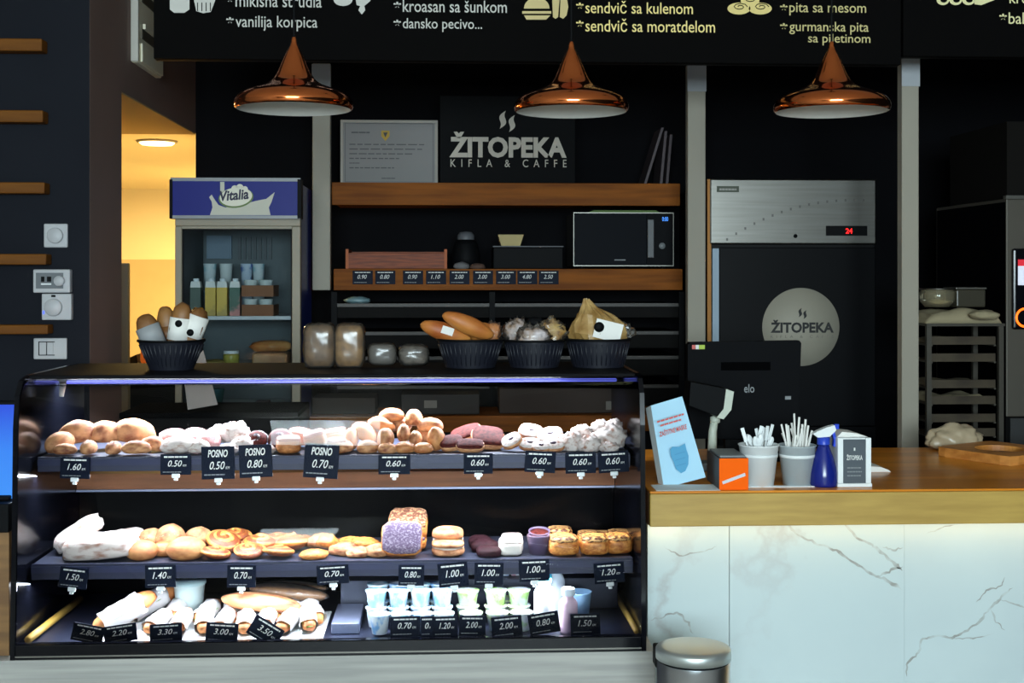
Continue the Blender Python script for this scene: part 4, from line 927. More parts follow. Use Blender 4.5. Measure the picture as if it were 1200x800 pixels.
# napkin holder
D = Dc - .01; x0, x1 = X(982, D), X(1021, D); z0, z1 = ZC + .0005, Z(513, D, 1000)
t = thing('napkin_holder', 'white napkin holder with dark printed front panel and napkins on top', 'napkin holder', ((x0 + x1) / 2, D + .05, ZC))
MB().box((x0 - .002, D - .003, z0), (x1 + .002, D + .11, z0 + .010), M_plast, .002).build('base_tray', t)
MB().box((x0, D + .004, z0 + .0102), (x1, D + .105, z1), M_plast, .003).build('body', t)
w_ = x1 - x0
for a, b in ((x0, x0 + w_ * .16), (x1 - w_ * .16, x1)): MB().box((a, D, z0 + .0102), (b, D + .0038, z1), M_plast, .001).build('front_stile', t)
mpn = mat('slate_panel', (70, 78, 86), .5)
MB().box((x0 + w_ * .165, D + .001, z0 + .0104), (x1 - w_ * .165, D + .0038, z1 - .004), mpn).build('printed_panel', t)
mb = MB(); letters(mb, 'ŽITOPEKA', x0 + w_ * .26, z0 + (z1 - z0) * .55, x1 - w_ * .26, z0 + (z1 - z0) * .67, D + .0004, M_chalk, bold=.02)
for k in range(3): bars(mb, x0 + w_ * .28, z0 + (z1 - z0) * (.22 + .08 * k), x1 - w_ * .28, .003, D + .0005, M_plastg, 5, k)
mb.box(((x0 + x1) / 2 - .002, D + .0005, z0 + (z1 - z0) * .74), ((x0 + x1) / 2 + .002, D + .0009, z0 + (z1 - z0) * .80), M_chalk)
mb.build('lettering', t)
mb = MB(); mb.prism([(x0 + .004, z1 + .0005), (x1 - .004, z1 + .0005), (x0 + w_ * .62, z1 + .010), (x0 + w_ * .2, z1 + .014)], D + .02, D + .10, M_paper); mb.build('napkin_stack', t)
# serviettes behind
mb = MB(); p = G(1032, 553, ZC); mb.prism([(-.03, 0), (.03, 0), (.022, .006), (.0, .014), (-.03, .016)], -.05, .05, M_paper); o = mb.build('folded_napkin', None, 'folded white napkin lying behind the napkin holder', 'napkin'); o.location = p + Vector((0, .05, .0005))
# wooden board with a round hole
p = G(1160, 552, ZC); q = G(1103, 541, ZC)
t = thing('wooden_board', 'thick square wooden board with a round recess on the counter', 'board', (1.72, 3.72, ZC))
import mathutils
mb = MB(); th_ = .028
cx, cy = X(1172, 3.86), 3.86; hw = .135
n = 40; ri = .075
Rm = Matrix.Translation((cx, cy, ZC + .0005)) @ Matrix.Rotation(R(30), 4, 'Z')
outer = []; inner = []
for i in range(n):
    a = 2 * math.pi * i / n; c, s_ = math.cos(a), math.sin(a); k = hw / max(abs(c), abs(s_))
    k = min(k, hw * 1.34)
    outer.append((c * k, s_ * k)); inner.append((c * ri, s_ * ri))
def ring(pts, z): return [mb.bm.verts.new((x, y, z)) for x, y in pts]
o0, o1, i1, i0 = ring(outer, 0), ring(outer, th_), ring(inner, th_), ring(inner, .010)
for i in range(n):
    j = (i + 1) % n
    mb.bm.faces.new((o0[i], o0[j], o1[j], o1[i])); mb.bm.faces.new((o1[i], o1[j], i1[j], i1[i])); mb.bm.faces.new((i1[i], i1[j], i0[j], i0[i]))
mb.bm.faces.new(list(reversed(o0)))
mb._fin(o0 + o1 + i1 + i0, mat('board_wood', (206, 138, 66), .5, col2=(176, 108, 44), nscale=5, stretch=(1, 6, 10)), False, Rm); mb.build('board_body', t)
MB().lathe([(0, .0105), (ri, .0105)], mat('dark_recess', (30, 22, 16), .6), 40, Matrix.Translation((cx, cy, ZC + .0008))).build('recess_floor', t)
# plastic bag behind the board
mb = MB(); r9 = bmesh.ops.create_icosphere(mb.bm, subdivisions=4, radius=1)['verts']
for v in r9:
    c = v.co.copy(); k = 1 + .22 * noise.noise(c * 2.2) + .08 * noise.noise(c * 7)
    v.co = Vector((c.x * .088 * k, c.y * .05 * k, max(c.z, -.55) * .052 * k))
mb._fin(r9, mat('crumpled_bag', (176, 158, 130), .3, bump=.4, bscale=60), True); o = mb.build('plastic_bag', None, 'crumpled pale plastic bag behind the wooden board', 'bag'); o.location = (X(1119, 4.05), 4.05, ZC + .031)
# customer display on a stalk
D = 3.66; p = Vector((X(838, D), D, ZC + .0005)); s = S(D)
t = thing('barcode_scanner', 'white stalk with black angled scanner head before the till monitor', 'scanner', p)
MB().box((p.x - 18 * s, D - .03, p.z), (p.x + 16 * s, D + .04, p.z + 9 * s), M_plastg, .004).build('foot', t)
mb = MB(); mb.tube([(p.x - 4 * s, D, p.z + 9 * s), (p.x - 3 * s, D, p.z + 44 * s), (p.x - 1 * s, D, p.z + 57 * s)], [6 * s, 5 * s, 4.5 * s], mat('ivory_plastic', (196, 202, 186), .45), 14); mb.build('stalk', t)
mb = MB(); mb.lathe([(0, -6 * s), (6 * s, -3 * s), (6 * s, 3 * s), (0, 6 * s)], mat('ivory_plastic', (196, 202, 186), .45), 14, Matrix.Translation((p.x - 0 * s, D, p.z + 59 * s))); mb.build('joint', t)
head = [(808, 447), (850, 455), (846, 489), (806, 474)]
mb = MB(); q = [W(u, v, D - .02) for u, v in head]; mb.prism([(a.x, a.z) for a in q], D - .04, D + .05, M_blackm); mb.build('head', t)
mb = MB(); q = [W(u, v, D - .02) for u, v in ((849, 455), (858, 458), (855, 479), (846, 490), (838, 488), (846, 478))]; mb.prism([(a.x, a.z) for a in q], D - .043, D + .053, mat('ivory_plastic', (196, 202, 186), .45)); mb.build('white_end', t)
# till monitor seen from behind
D = 3.86
t = thing('till_monitor', 'large black till monitor seen from behind on the counter', 'monitor', (X(872, D), D, ZC))
mb = MB(); q = [W(u, v, D) for u, v in ((809, 401), (937, 399), (939, 402), (936, 482), (930, 514), (812, 514), (806, 470), (806, 404))]
mb.prism([(a.x, a.z) for a in q], D, D + .035, mat('monitor_black', (11, 12, 15), .6, spec=.06)); mb.build('back_shell', t)
mb = MB(); boxpx(mb, 845, 424, 903, 434, D - .0025, .002, mat('monitor_recess', (4, 4, 5), .8, spec=.02), .001); mb.build('grip_recess', t)
mb = MB(); letters_px(mb, 'elo', 872, 450, 884, 460, D - .0008, M_plastg, bold=.01); boxpx(mb, 920, 464, 927, 468, D - .0008, .0007, M_plastg); mb.build('lettering', t)
mb = MB(); boxpx(mb, 811, 404, 815, 409, D - .0006, .0005, mat('sticker_red', (206, 90, 80), .5)); boxpx(mb, 815.2, 404, 819, 409, D - .0006, .0005, M_paper); boxpx(mb, 819.2, 404, 826, 409, D - .0006, .0005, mat('sticker_green', (166, 190, 50), .5)); mb.build('sticker', t)
mb = MB(); boxpx(mb, 850, 514.5, 900, 528, D + .004, .03, M_blackm); mb.build('neck', t)
z_ = Z(528, D, 870); MB().box((X(838, D), D - .06, ZC + .0005), (X(912, D), D + .12, z_ + .001), M_blackm, .004).build('stand', t)

# ================================================================== BACK WALL SHELVES
DS = 5.45
def wshelf(v0, v1, u0, u1, lab):
    t = thing('wall_shelf', lab, 'shelf', (X(590, DS), 5.7, Z(v0, DS)), 'oak wall shelves')
    a, b = W(u0, v1, DS), W(u1, v0, DS)
    MB().box((a.x, DS, a.z), (b.x, DS + .022, b.z), M_oak, .002).build('front_board', t)
    MB().box((a.x, DS + .0222, a.z + .01), (b.x, 5.8995, b.z - .0005), M_oak).build('shelf_board', t)
    return b.z
ZS1 = wshelf(215, 240, 389, 797, 'upper thick oak wall shelf carrying the black sign and framed certificate')
ZS2 = wshelf(315, 340, 391, 800, 'lower thick oak wall shelf carrying the microwave, with price tags on its edge')
# certificate
D = 5.62; p = W(456, 214, D)
t = thing('framed_certificate', 'framed certificate with small yellow crest on the upper oak shelf', 'framed certificate', (p.x, D, ZS1))
a, b = W(399, 214, D), W(513, 141, D); a.z = ZS1 + .0005
for (x0, z0, x1, z1) in ((a.x, a.z, b.x, a.z + .012), (a.x, b.z - .012, b.x, b.z), (a.x, a.z + .0122, a.x + .012, b.z - .0122), (b.x - .012, a.z + .0122, b.x, b.z - .0122)):
    MB().box((x0, D, z0), (x1, D + .02, z1), mat('pale_frame', (158, 150, 138), .5)).build('frame_side', t)
MB().box((a.x + .0125, D + .008, a.z + .0125), (b.x - .0125, D + .018, b.z - .0125), mat('certificate_paper', (138, 136, 134), .7)).build('certificate_sheet', t)
mb = MB(); mg = mat('grey_print', (92, 92, 94), .8); wd, hd = b.x - a.x, b.z - a.z
bars(mb, a.x + wd * .11, a.z + hd * .80, a.x + wd * .31, .006, D + .0075, mg, 3, 2)
for k in range(6): bars(mb, a.x + wd * .09, a.z + hd * (.62 - .072 * k), a.x + wd * [.86, .88, .74, .62, .2, .55][k], .0045, D + .0075, mg, 8, k + 4)
bars(mb, a.x + wd * .42, a.z + hd * .10, a.x + wd * .56, .004, D + .0075, mg, 3, 20)
for (x0, z0, x1, z1) in ((.045, .05, .955, .056), (.045, .945, .955, .951), (.045, .05, .050, .95), (.950, .05, .955, .95)):
    mb.box((a.x + wd * x0, D + .0074, a.z + hd * z0), (a.x + wd * x1, D + .0078, a.z + hd * z1), mg)
mb.build('lettering', t)
mb = MB(); cx_, cz_ = a.x + wd * .46, a.z + hd * .77; mb.prism([(cx_ - .018, cz_ + .02), (cx_ + .018, cz_ + .02), (cx_ + .018, cz_ - .004), (cx_, cz_ - .026), (cx_ - .018, cz_ - .004)], D + .0070, D + .0078, mat('crest_yellow', (186, 150, 40), .6)); mb.prism([(cx_ - .010, cz_ + .012), (cx_ + .010, cz_ + .012), (cx_, cz_ - .010)], D + .0066, D + .00695, mat('crest_blue', (60, 60, 60), .6)); mb.build('crest', t)
# brand sign
D = 5.50; a, b = W(515.5, 216, D), W(674, 113, D); a.z = ZS1 + .0005
t = thing('shop_sign', 'black square sign with cream lettering standing on the upper oak shelf', 'sign', ((a.x + b.x) / 2, D, ZS1))
MB().box((a.x, D, a.z), (b.x, D + .02, b.z), mat('sign_board', (19, 20, 21), .7, spec=.06), .002).build('panel', t)
mlog = mat('logo_cream', (192, 184, 170), .7)
mb = MB(); letters_px(mb, 'ŽITOPEKA', 526.5, 155, 664, 184.5, D - .0008, mlog, bold=.042)
letters_px(mb, 'KIFLA & CAFFE', 528, 187, 664, 195.5, D - .0008, mlog, space=2.1, bold=.004)
mb.build('lettering', t)
mb = MB(); flame(mb, 594.5, 142, 27, D, mlog, D - .0008); mb.build('flame_logo', t)
# slim folders leaning at the shelf end
for i, (uu, vv) in enumerate([((754, 760, 777, 771), None), ((773, 778, 781, 778), None), ((780, 784, 787, 783), None)]):
    D = 5.6
    mb = MB(); pts = [(uu[0], 214), (uu[0] + 3, 214), (uu[2] + 1, [146, 150, 154][i]), (uu[2] - 2, [146, 150, 154][i])]
    q = [W(u, v, D) for u, v in pts]; zz = min(p.z for p in q)
    mb.prism([(p.x, p.z - zz + ZS1 + .001) for p in q], D, D + .2, mat('folder_spine', (74, 62, 66), .6))
    mb.build('slim_folder', None, ['slim folder leaning most, at the end of the upper shelf', 'slim folder nearly upright between two others on the upper shelf', 'slim folder closest to the white post on the upper shelf'][i], 'folder', 'slim folders on the upper shelf', loc=(q[0].x, D, ZS1))
# microwave
D = 5.50; a, b = W(672, 311, D), W(789.5, 249, D); z0 = ZS2 + .012
t = thing('microwave', 'black microwave oven with silver trim at the end of the lower oak shelf', 'microwave', ((a.x + b.x) / 2, D + .15, ZS2))
MB().box((a.x, D + .012, z0), (b.x, D + .33, b.z), mat('microwave_body', (62, 60, 58), .4), .004).build('body', t)
for sx in (a.x + .04, b.x - .04):
    for sy in (D + .05, D + .28): MB().lathe([(.012, ZS2 + .0005 - z0), (.012, -.0003)], M_blackm, 12, Matrix.Translation((sx, sy, z0)), cap=True).build('foot', t)
xd = X(758, D)
MB().box((a.x + .003, D, z0 + .004), (xd, D + .0115, b.z - .004), mat('microwave_glass', (13, 16, 22), .5, spec=.05), .002).build('door', t)
mb = MB()
for (x0, zz0, x1, zz1) in ((a.x, z0, b.x, z0 + .0038), (a.x, b.z - .0038, b.x, b.z), (a.x, z0 + .004, a.x + .0028, b.z - .004), (b.x - .003, z0 + .004, b.x, b.z - .004)): mb.box((x0, D - .001, zz0), (x1, D + .0115, zz1), M_steeld)
mb.build('silver_trim', t)
MB().box((xd + .001, D + .0003, z0 + .004), (b.x - .0032, D + .0115, b.z - .004), mat('microwave_panel', (11, 12, 15), .5, spec=.05)).build('control_panel', t)
boxpx(MB(), 759, 257, 766.5, 302, D - .022, .02, mat('handle_grey', (92, 94, 96), .5), .003).build('handle', t)
mb = MB(); letters_px(mb, '0:00', 776, 254, 783, 259, D - .0004, mat('blue_display', (70, 140, 255), .5, emit=(70, 150, 255), estr=1.2)); mb.build('display', t)
kp_ = W(776, 288, D); MB().lathe([(.014, -.012), (.014, 0), ], M_plastg, 20, Matrix.Translation((kp_.x, D - .001, kp_.z)) @ Matrix.Rotation(R(90), 4, 'X'), cap=True).build('dial', t)
mb = MB(); bars(mb, X(720, D), Z(305, D, 720), X(733, D), .004, D - .0004, M_plastg, 1); mb.build('lettering', t)
mb = MB(); a2, b2 = W(688, 249, D + .05), W(774, 244, D + .05); mb.prism([(a2.x, b.z + .0005), (b2.x, b.z + .0005), (b2.x - .02, b.z + .012), (a2.x + .03, b.z + .012)], D + .05, D + .2, mat('green_folder', (74, 104, 22), .6)); mb.build('green_folder', None, 'green folder lying on top of the microwave', 'folder', loc=(a2.x, D + .1, b.z))
# woven tray
D = 5.50; a, b = W(405, 314, D), W(524, 293, D)
t = thing('wooden_crate', 'low orange-brown wooden crate on the lower oak shelf', 'crate', ((a.x + b.x) / 2, D + .1, ZS2))
mcr = mat('crate_wood', (146, 66, 16), .6, col2=(104, 42, 8), nscale=10, stretch=(1, 4, 12))
MB().box((a.x, D, ZS2 + .0005), (b.x, D + .012, b.z - .012), mcr, .002).build('front_slat', t)
MB().box((a.x, D + .19, ZS2 + .0005), (b.x, D + .2, b.z - .004), mcr).build('rear_slat', t)
for x_ in (a.x, b.x - .012): MB().box((x_, D + .0122, ZS2 + .0005), (x_ + .012, D + .1898, b.z + .004), mcr).build('end_board', t)
for x_ in (a.x + .0005, b.x - .0125): MB().box((x_, D - .004, ZS2 + .0005), (x_ + .012, D - .0002, b.z + .004), mat('crate_trim', (168, 82, 22), .6)).build('corner_strip', t)
MB().box((a.x + .013, D + .0125, ZS2 + .0008), (b.x - .013, D + .188, b.z - .016), mat('dark_fill', (70, 36, 20), .8, bump=.5)).build('contents', t)
# grinder-like dark appliance
D = 5.58; p = Vector((X(546, D), D, ZS2 + .0005)); s = S(D); mtx = Matrix.Translation(p)
t = thing('coffee_grinder', 'small round black appliance with grey cap between crate and dark box', 'appliance', p)
MB().lathe([(0, 0), (16 * s, 0), (17 * s, 14 * s), (14 * s, 28 * s), (11 * s, 34 * s), (0, 34 * s)], M_blackm, 24, mtx).build('body', t)
MB().lathe([(10 * s, 34.2 * s), (10 * s, 39 * s), (7 * s, 43 * s), (0, 44 * s)], mat('dim_grey', (92, 94, 98), .5), 24, mtx).build('cap', t)
mb = MB(); mb.blob(9 * s, 7 * s, 5 * s, mat('dim_cloth', (110, 108, 108), .8), flat=-.7, nz=.2, seed=4); o = mb.build('folded_cloth', None, 'small grey cloth lying before the black appliance on the lower shelf', 'cloth'); o.location = (X(541, 5.49), 5.495, ZS2 + .012)
mb = MB(); mb.blob(9 * s, 6 * s, 4 * s, mat('dim_cloth_b', (84, 62, 52), .8), flat=-.7, nz=.2, seed=5); o = mb.build('bread_roll_end', None, 'small brown crust end beside the grey cloth on the lower shelf', 'bread'); o.location = (X(560, 5.49), 5.495, ZS2 + .010)
D = 5.52; a, b = W(578, 314, D), W(660, 288, D)
t = thing('black_appliance_box', 'low black box with pale lid edge under the cream bowl', 'box', ((a.x + b.x) / 2, D + .1, ZS2))
MB().box((a.x, D, ZS2 + .0005), (b.x, D + .24, b.z - .006), M_blackm, .004).build('body', t)
MB().box((a.x - .002, D - .003, b.z - .0058), (b.x + .002, D + .243, b.z), mat('dim_grey', (92, 94, 98), .5), .002).build('lid', t)
p = Vector((X(598, D + .05), D + .05, b.z + .0005)); s = S(D)
mb = MB(); sq = Matrix.Translation(p) @ Matrix.Rotation(R(45), 4, 'Z'); mb.lathe([(0, 0), (13 * s * 1.2, 0), (17 * s * 1.25, 13 * s), (16 * s * 1.25, 13 * s), (12 * s * 1.2, 1.5 * s), (0, 1.5 * s)], mat('cream_ceramic', (190, 172, 120), .5), 4, sq, smooth=False)
mb.build('cream_bowl', None, 'square cream bowl standing on the black box, lower shelf', 'bowl', loc=p)
# small tags on the shelf edge
for i, (u, pr) in enumerate([(425, '0.90'), (451.5, '0.80'), (484, '0.90'), (511, '1.10'), (538.5, '2.00'), (566, '3.00'), (593, '3.00'), (618, '4.80'), (643, '2.50')]):
    price_tag(u, 325, 23.5, 16, DS - .0012, 0, pr, '', f'small dark price tag on the lower oak shelf edge, {ORD[i]} from the hanging post', 'small price tags on the oak shelf edge', clip=False, seed=i, km=False)
# plastic scrap under the shelf
# bread rack behind the case: dark sloping metal shelves
t = thing('bread_rack', 'dark metal bread rack with sloping shelves under the oak shelves', 'rack', (X(595, 5.4), 5.6, 0))
mdk = mat('rack_metal', (13, 12, 11), .6, 0, spec=.08); mdk2 = mat('rack_edge', (58, 54, 50), .5, .2)
for (v, vb) in ((356, 372), (389, 408), (418, 440), (452, 478)):
    z = Z(v, 5.42)
    o = MB().box((X(392, 5.4), 5.44, z - .008), (X(798, 5.4), 5.86, z), mdk).build('shelf', t)
    MB().box((X(392, 5.4), 5.43, z - .012), (X(798, 5.4), 5.4398, z + .002), mdk2).build('shelf_edge', o)
    MB().box((X(392, 5.4), 5.4396, Z(vb, 5.44)), (X(798, 5.4), 5.445, z - .0125), mdk).build('drop_front', o)
for u in (391, 577, 800): MB().box((X(u, 5.4) - .012, 5.42, 1.0), (X(u, 5.4) + .012, 5.4295, Z(342, 5.42)), M_blackm).build('upright', t)
mb = MB(); mb.blob(.055, .04, .016, mat('pale_blue_film', (120, 150, 156), .35), flat=-.9, nz=.3, seed=2, nsc=4); o = mb.build('film_parcel', None, 'pale blue film parcel on the top rack shelf just under the oak shelf', 'parcel'); o.location = (X(419, 5.46), 5.48, Z(356, 5.42) + .015)
# low work counter behind the case
t = thing('back_counter', 'orange-brown wooden work counter behind the display case', 'counter', (X(545, 5.2), 5.3, 0))
z1, z0 = Z(487, 5.05), Z(506, 5.05)
MB().box((X(362, 5.05), 5.05, z0), (X(800, 5.05), 5.4, z1), M_oak, .003).build('worktop', t)
MB().box((X(365, 5.1), 5.10, 0), (X(798, 5.1), 5.4, z0 - .0005), M_blackm).build('cabinet', t)
for i, (u0, u1, v0, v1, c1, lab) in enumerate([(470, 562, 462, 487, (36, 31, 27), 'low grey-brown carton on the back counter, seen through the case glass'), (585, 730, 455, 487, (50, 36, 27), 'wide flat brown carton on the back counter, seen through the case glass'), (366, 440, 466, 487, (46, 37, 28), 'wrapped bread board on the back counter beside the drinks fridge')]):
    Dk = 5.10 + i * .02; o = MB().box((X(u0, Dk), Dk, z1 + .0005), (X(u1, Dk), Dk + .2, Z(v0, Dk, u0)), mat(f'dull_card_{i}', c1, .7), .004).build('card_carton', None, lab, 'carton', 'cartons on the back counter', loc=(X((u0 + u1) / 2, 5.2), 5.2, z1))
    pass
    if i < 2: boxpx(MB(), [497, 710][i], [469, 470][i], [512, 726][i], [478, 480][i], 5.10 + i * .02 - .0012, .001, mat('dim_label', (128, 122, 114), .8)).build('paper_label', o)

# ================================================================== DRINKS FRIDGE
D = 5.0
fx0, fx1 = X(203, D), X(349, D); zt = Z(210, D, 275); zh = Z(254, D, 275)
t = thing('drinks_fridge', 'glass-door drinks fridge with blue milk-splash header', 'fridge', ((fx0 + fx1) / 2, D + .24, 0))
mfr = mat('fridge_white', (140, 132, 112), .5); mfi = mat('fridge_inside', (78, 86, 86), .6)
MB().box((fx0, D + .04, .08), (fx0 + .025, D + .5, zt - .01), mfi).build('side_panel', t)
MB().box((fx1 - .025, D + .04, .08), (fx1, D + .5, zt - .01), mat('fridge_blue_side', (28, 48, 130), .4)).build('side_panel', t)
MB().box((fx0 + .0255, D + .475, .08), (fx1 - .0255, D + .5, zt - .01), mfi).build('rear_panel', t)
MB().box((fx0 + .0255, D + .04, zh - .01), (fx1 - .0255, D + .4745, zt - .01), mfr).build('roof_block', t)
MB().box((fx0 + .0255, D + .04, .08), (fx1 - .0255, D + .4745, .5), mfr).build('motor_block', t)
for sx in (fx0 + .03, fx1 - .03):
    for sy in (D + .08, D + .45): MB().lathe([(.02, 0.0), (.02, .0795)], M_blackm, 12, Matrix.Translation((sx, sy, 0)), cap=True).build('foot', t)
# header
o = boxpx(MB(), 199.5, 210, 352, 254, D - .03, .065, mat('header_blue', (24, 32, 120), .4, spec=.15), .004).build('header', t)
mb = MB(); boxpx(mb, 199.5, 208.5, 352, 212, D - .034, .003, M_plastg); boxpx(mb, 199.5, 252.5, 352, 256, D - .034, .003, M_plastg); mb.build('header_trim', o)
mb = MB(); boxpx(mb, 198.5, 210, 202, 256, D - .035, .06, M_blackm); boxpx(mb, 348.5, 210, 353, 256, D - .035, .06, M_blackm); mb.build('header_end', o)
Dh = D - .0305
mb = MB(); mmk = mat('milk_print', (196, 196, 180), .6)
pts = [(246, 252), (249, 243), (248, 236), (245, 231), (248, 228), (251, 233), (256, 240), (264, 243), (272, 242), (284, 240), (297, 236), (306, 234), (312, 233), (317, 229), (322, 225), (320, 231), (318, 237), (315, 243), (317, 252)]
poly_px(mb, list(reversed(pts)), Dh - .0008, .0007, mmk); boxpx(mb, 258, 213, 263, 226, Dh - .0008, .0007, mmk)
mb.build('milk_splash', o)
mb = MB(); n = 28
e = [(276.5 + 20.5 * math.cos(2 * math.pi * i / n) + 0, 231.5 - 12.0 * math.sin(2 * math.pi * i / n) - 1.5 * math.cos(2 * math.pi * i / n)) for i in range(n)]
poly_px(mb, e, Dh - .0016, .0007, mat('logo_green', (96, 120, 60), .6)); mb.build('logo_ring', o)
mb = MB(); e = [(276.5 + 19 * math.cos(2 * math.pi * i / n), 230.5 - 11 * math.sin(2 * math.pi * i / n) - 1.5 * math.cos(2 * math.pi * i / n)) for i in range(n)]
poly_px(mb, e, Dh - .0024, .0007, mat('logo_white', (226, 224, 206), .6))
for (cu, cv, r_) in ((275, 221, 4), (281, 220, 4.5), (287, 221.5, 3.5)): poly_px(mb, [(cu + r_ * math.cos(2 * math.pi * i / 14), cv - r_ * math.sin(2 * math.pi * i / 14)) for i in range(14)], Dh - .0023, .0006, mat('logo_white', (226, 224, 206), .6))
mb.build('logo_oval', o)
mb = MB(); p_, q_ = W(260, 236.5, D), W(293.5, 224.5, D)
letters(mb, 'Vitalia', 0, 0, q_.x - p_.x, q_.z - p_.z, 0, mat('logo_dark', (26, 24, 60), .6), bold=.03, shear=.2, mtx=Matrix.Translation((p_.x, Dh - .0034, p_.z)) @ Matrix.Rotation(R(-5), 4, 'Y'))
mb.build('lettering', o)
# door
dz0 = .30
dx0, dx1 = X(205, D), X(352, D)
do = MB().box((dx0, D, zh - .036 + .0), (dx1, D + .038, zh - .006), mfr, .003).build('door', t)
ga, gb_ = X(213, D), X(342, D); gz1 = Z(268, D, 275); 
for (x0, x1) in ((dx0, ga), (gb_, dx1)): MB().box((x0, D, dz0), (x1, D + .038, zh - .0365), mfr, .003).build('door_stile', do)
MB().box((ga + .0003, D + .001, gz1), (gb_ - .0003, D + .037, zh - .0365), mfr).build('door_rail', do)
MB().box((ga + .0003, D + .001, dz0), (gb_ - .0003, D + .037, dz0 + .06), mfr).build('door_rail', do)
MB().box((ga + .0005, D + .015, dz0 + .0605), (gb_ - .0005, D + .021, gz1 - .0005), M_glassd).build('glass_pane', do)
mb = MB()
for (x0, z0_, x1, z1_) in ((ga, dz0 + .06, ga + .006, gz1), (gb_ - .006, dz0 + .06, gb_, gz1), (ga, gz1 - .006, gb_, gz1)): mb.box((x0 + .0006, D + .012, z0_), (x1 - .0006, D + .0145, z1_ - .0006), M_blackm)
mb.build('gasket', do)
# racks inside
def rack(v, nm='shelf'):
    z = Z(v, D + .10, 280)
    MB().box((fx0 + .027, D + .06, z - .014), (fx1 - .027, D + .46, z), mat('fridge_shelf', (196, 200, 200), .5)).build('shelf', t)
    return z
zf1 = rack(370); zf2 = rack(428); zf3 = rack(478)
# interior fan housing and grille
MB().box((X(243, D + .47), D + .455, Z(303, D + .46, 250)), (X(272, D + .47), D + .4745, Z(276, D + .46, 250)), mat('fan_plate', (92, 110, 124), .5)).build('rear_plate', t)
mb = MB()
for k in range(7): boxpx(mb, 279 + k * 6, 278, 282 + k * 6, 304, D + .462, .012, mat('grille_dark', (50, 54, 56), .5))
mb.build('air_grille', t)
# contents
Di = D + .10
def fcup(u, v0, w, h, z, D, lab, i):
    s = S(D); root = MB().lathe([(0, 0), (w * s * .38, 0), (w * s * .5, h * s * .95), (w * s * .52, h * s), (0, h * s)], mat(f'fridge_cup_{i}', [(206, 214, 212), (212, 216, 210), (190, 202, 214)][i % 3], .5, col2=[(150, 190, 196), (212, 216, 210), (60, 96, 160)][i % 3], nscale=24, lo=.5, hi=.6), 20).build('yoghurt_tub', None, lab, 'yoghurt tub', 'yoghurt tubs in the fridge')
    root.location = (X(u, D), D, z + .0006)
for i, (u, z_, Dd, w, h, lab) in enumerate([(246, zf1, Di + .20, 15, 40, 'tall yoghurt tub at the back of the fridge shelf, first from the kitchen'), (265, zf1, Di + .20, 15, 40, 'tall yoghurt tub at the back of the fridge shelf, second from the kitchen'), (289, zf1, Di + .20, 14, 42, 'tall blue-marked tub at the back of the fridge shelf, third from the kitchen'), (303, zf1, Di + .20, 14, 40, 'tall tub at the back of the fridge shelf, fourth from the kitchen')]):
    s = S(Dd)
    # stacked on a pair below: build both the lower and the upper tub
    fcup(u, 0, w, 28, z_, Dd, lab + ', lower', i); fcup(u, 0, w, 30, z_ + 28.6 * s, Dd, lab + ', upper', i)
def fcarton(u, c1, c2, lab, cap=(214, 214, 206)):
    s = S(Di); w = 12 * s; h = 42 * s; x = X(u, Di)
    r_ = thing('milk_carton', lab, 'carton', (x, Di, zf1 + .0006), 'drink cartons in the fridge'); z = zf1 + .0006
    MB().box((x - w / 2, Di - w / 2, z), (x + w / 2, Di + w / 2, z + h * .78), mat(f'carton_{u}', c1, .5, col2=c2, nscale=14, lo=.45, hi=.55), .001).build('carton_body', r_)
    mb = MB(); mb.prism([(x - w / 2, z + h * .7805), (x + w / 2, z + h * .7805), (x + w / 2.4, z + h * .95), (x - w / 2.4, z + h * .95)], Di - w / 2.2, Di + w / 2.2, mat('carton_top', cap, .5)); mb.build('carton_top', r_)
    MB().lathe([(w * .28, z + h * .9505), (w * .28, z + h * 1.03), (0, z + h * 1.03)], M_plast, 14, Matrix.Translation((x, Di, 0))).build('cap', r_)
fcarton(230, (60, 78, 62), (44, 60, 50), 'dark green drink carton in the fridge, closest to the kitchen')
fcarton(247.5, (206, 168, 48), (170, 140, 50), 'yellow drink carton in the fridge, beside the dark green one')
fcarton(261, (212, 172, 52), (176, 146, 60), 'yellow drink carton in the fridge, beside the green and red one')
fcarton(276, (52, 88, 66), (190, 120, 110), 'green and red drink carton in the fridge, beside the cardboard trays')
mcard = mat('cardboard', (132, 82, 46), .7)
for i, (v0, v1, nm) in enumerate([(356, 369, 'lower'), (333, 346, 'upper')]):
    a = Vector((X(285, Di), 0, zf1 + .0006 + i * .0760)); x1_ = X(322, Di); s = S(Di)
    r_ = thing('cardboard_tray', f'{nm} brown cardboard tray of white tubs in the drinks fridge', 'tray', ((a.x + x1_) / 2, Di, a.z), 'cardboard trays in the fridge')
    h = 13 * s
    MB().box((a.x, Di - .04, a.z), (x1_, Di + .12, a.z + .003), mcard).build('tray_base', r_)
    MB().box((a.x, Di - .04, a.z + .0031), (x1_, Di - .038, a.z + h), mcard).build('front_wall', r_)
    for xx in (a.x, x1_ - .002): MB().box((xx, Di - .0378, a.z + .0031), (xx + .002, Di + .12, a.z + h), mcard).build('side_wall', r_)
    for k, u in enumerate((294, 312)):
        rr_ = MB().lathe([(0, 0), (.020, 0), (.027, .058), (.028, .062), (0, .062)], mat('tray_tub', (200, 206, 200), .5, col2=(130, 180, 176), nscale=30, lo=.55, hi=.65), 20).build('cream_tub', None, f'white tub in the {nm} cardboard tray, ' + ['by the cartons', 'by the fridge side'][k], 'tub', 'tubs in the cardboard trays')
        rr_.location = (X(u, Di), Di - .006, a.z + .0036)
p = Vector((X(271, Di), Di, zf2 + .0006)); mtx = Matrix.Translation(p)
t2 = thing('spread_jar', 'short glass jar of pale yellow spread on the lower fridge shelf', 'jar', p)
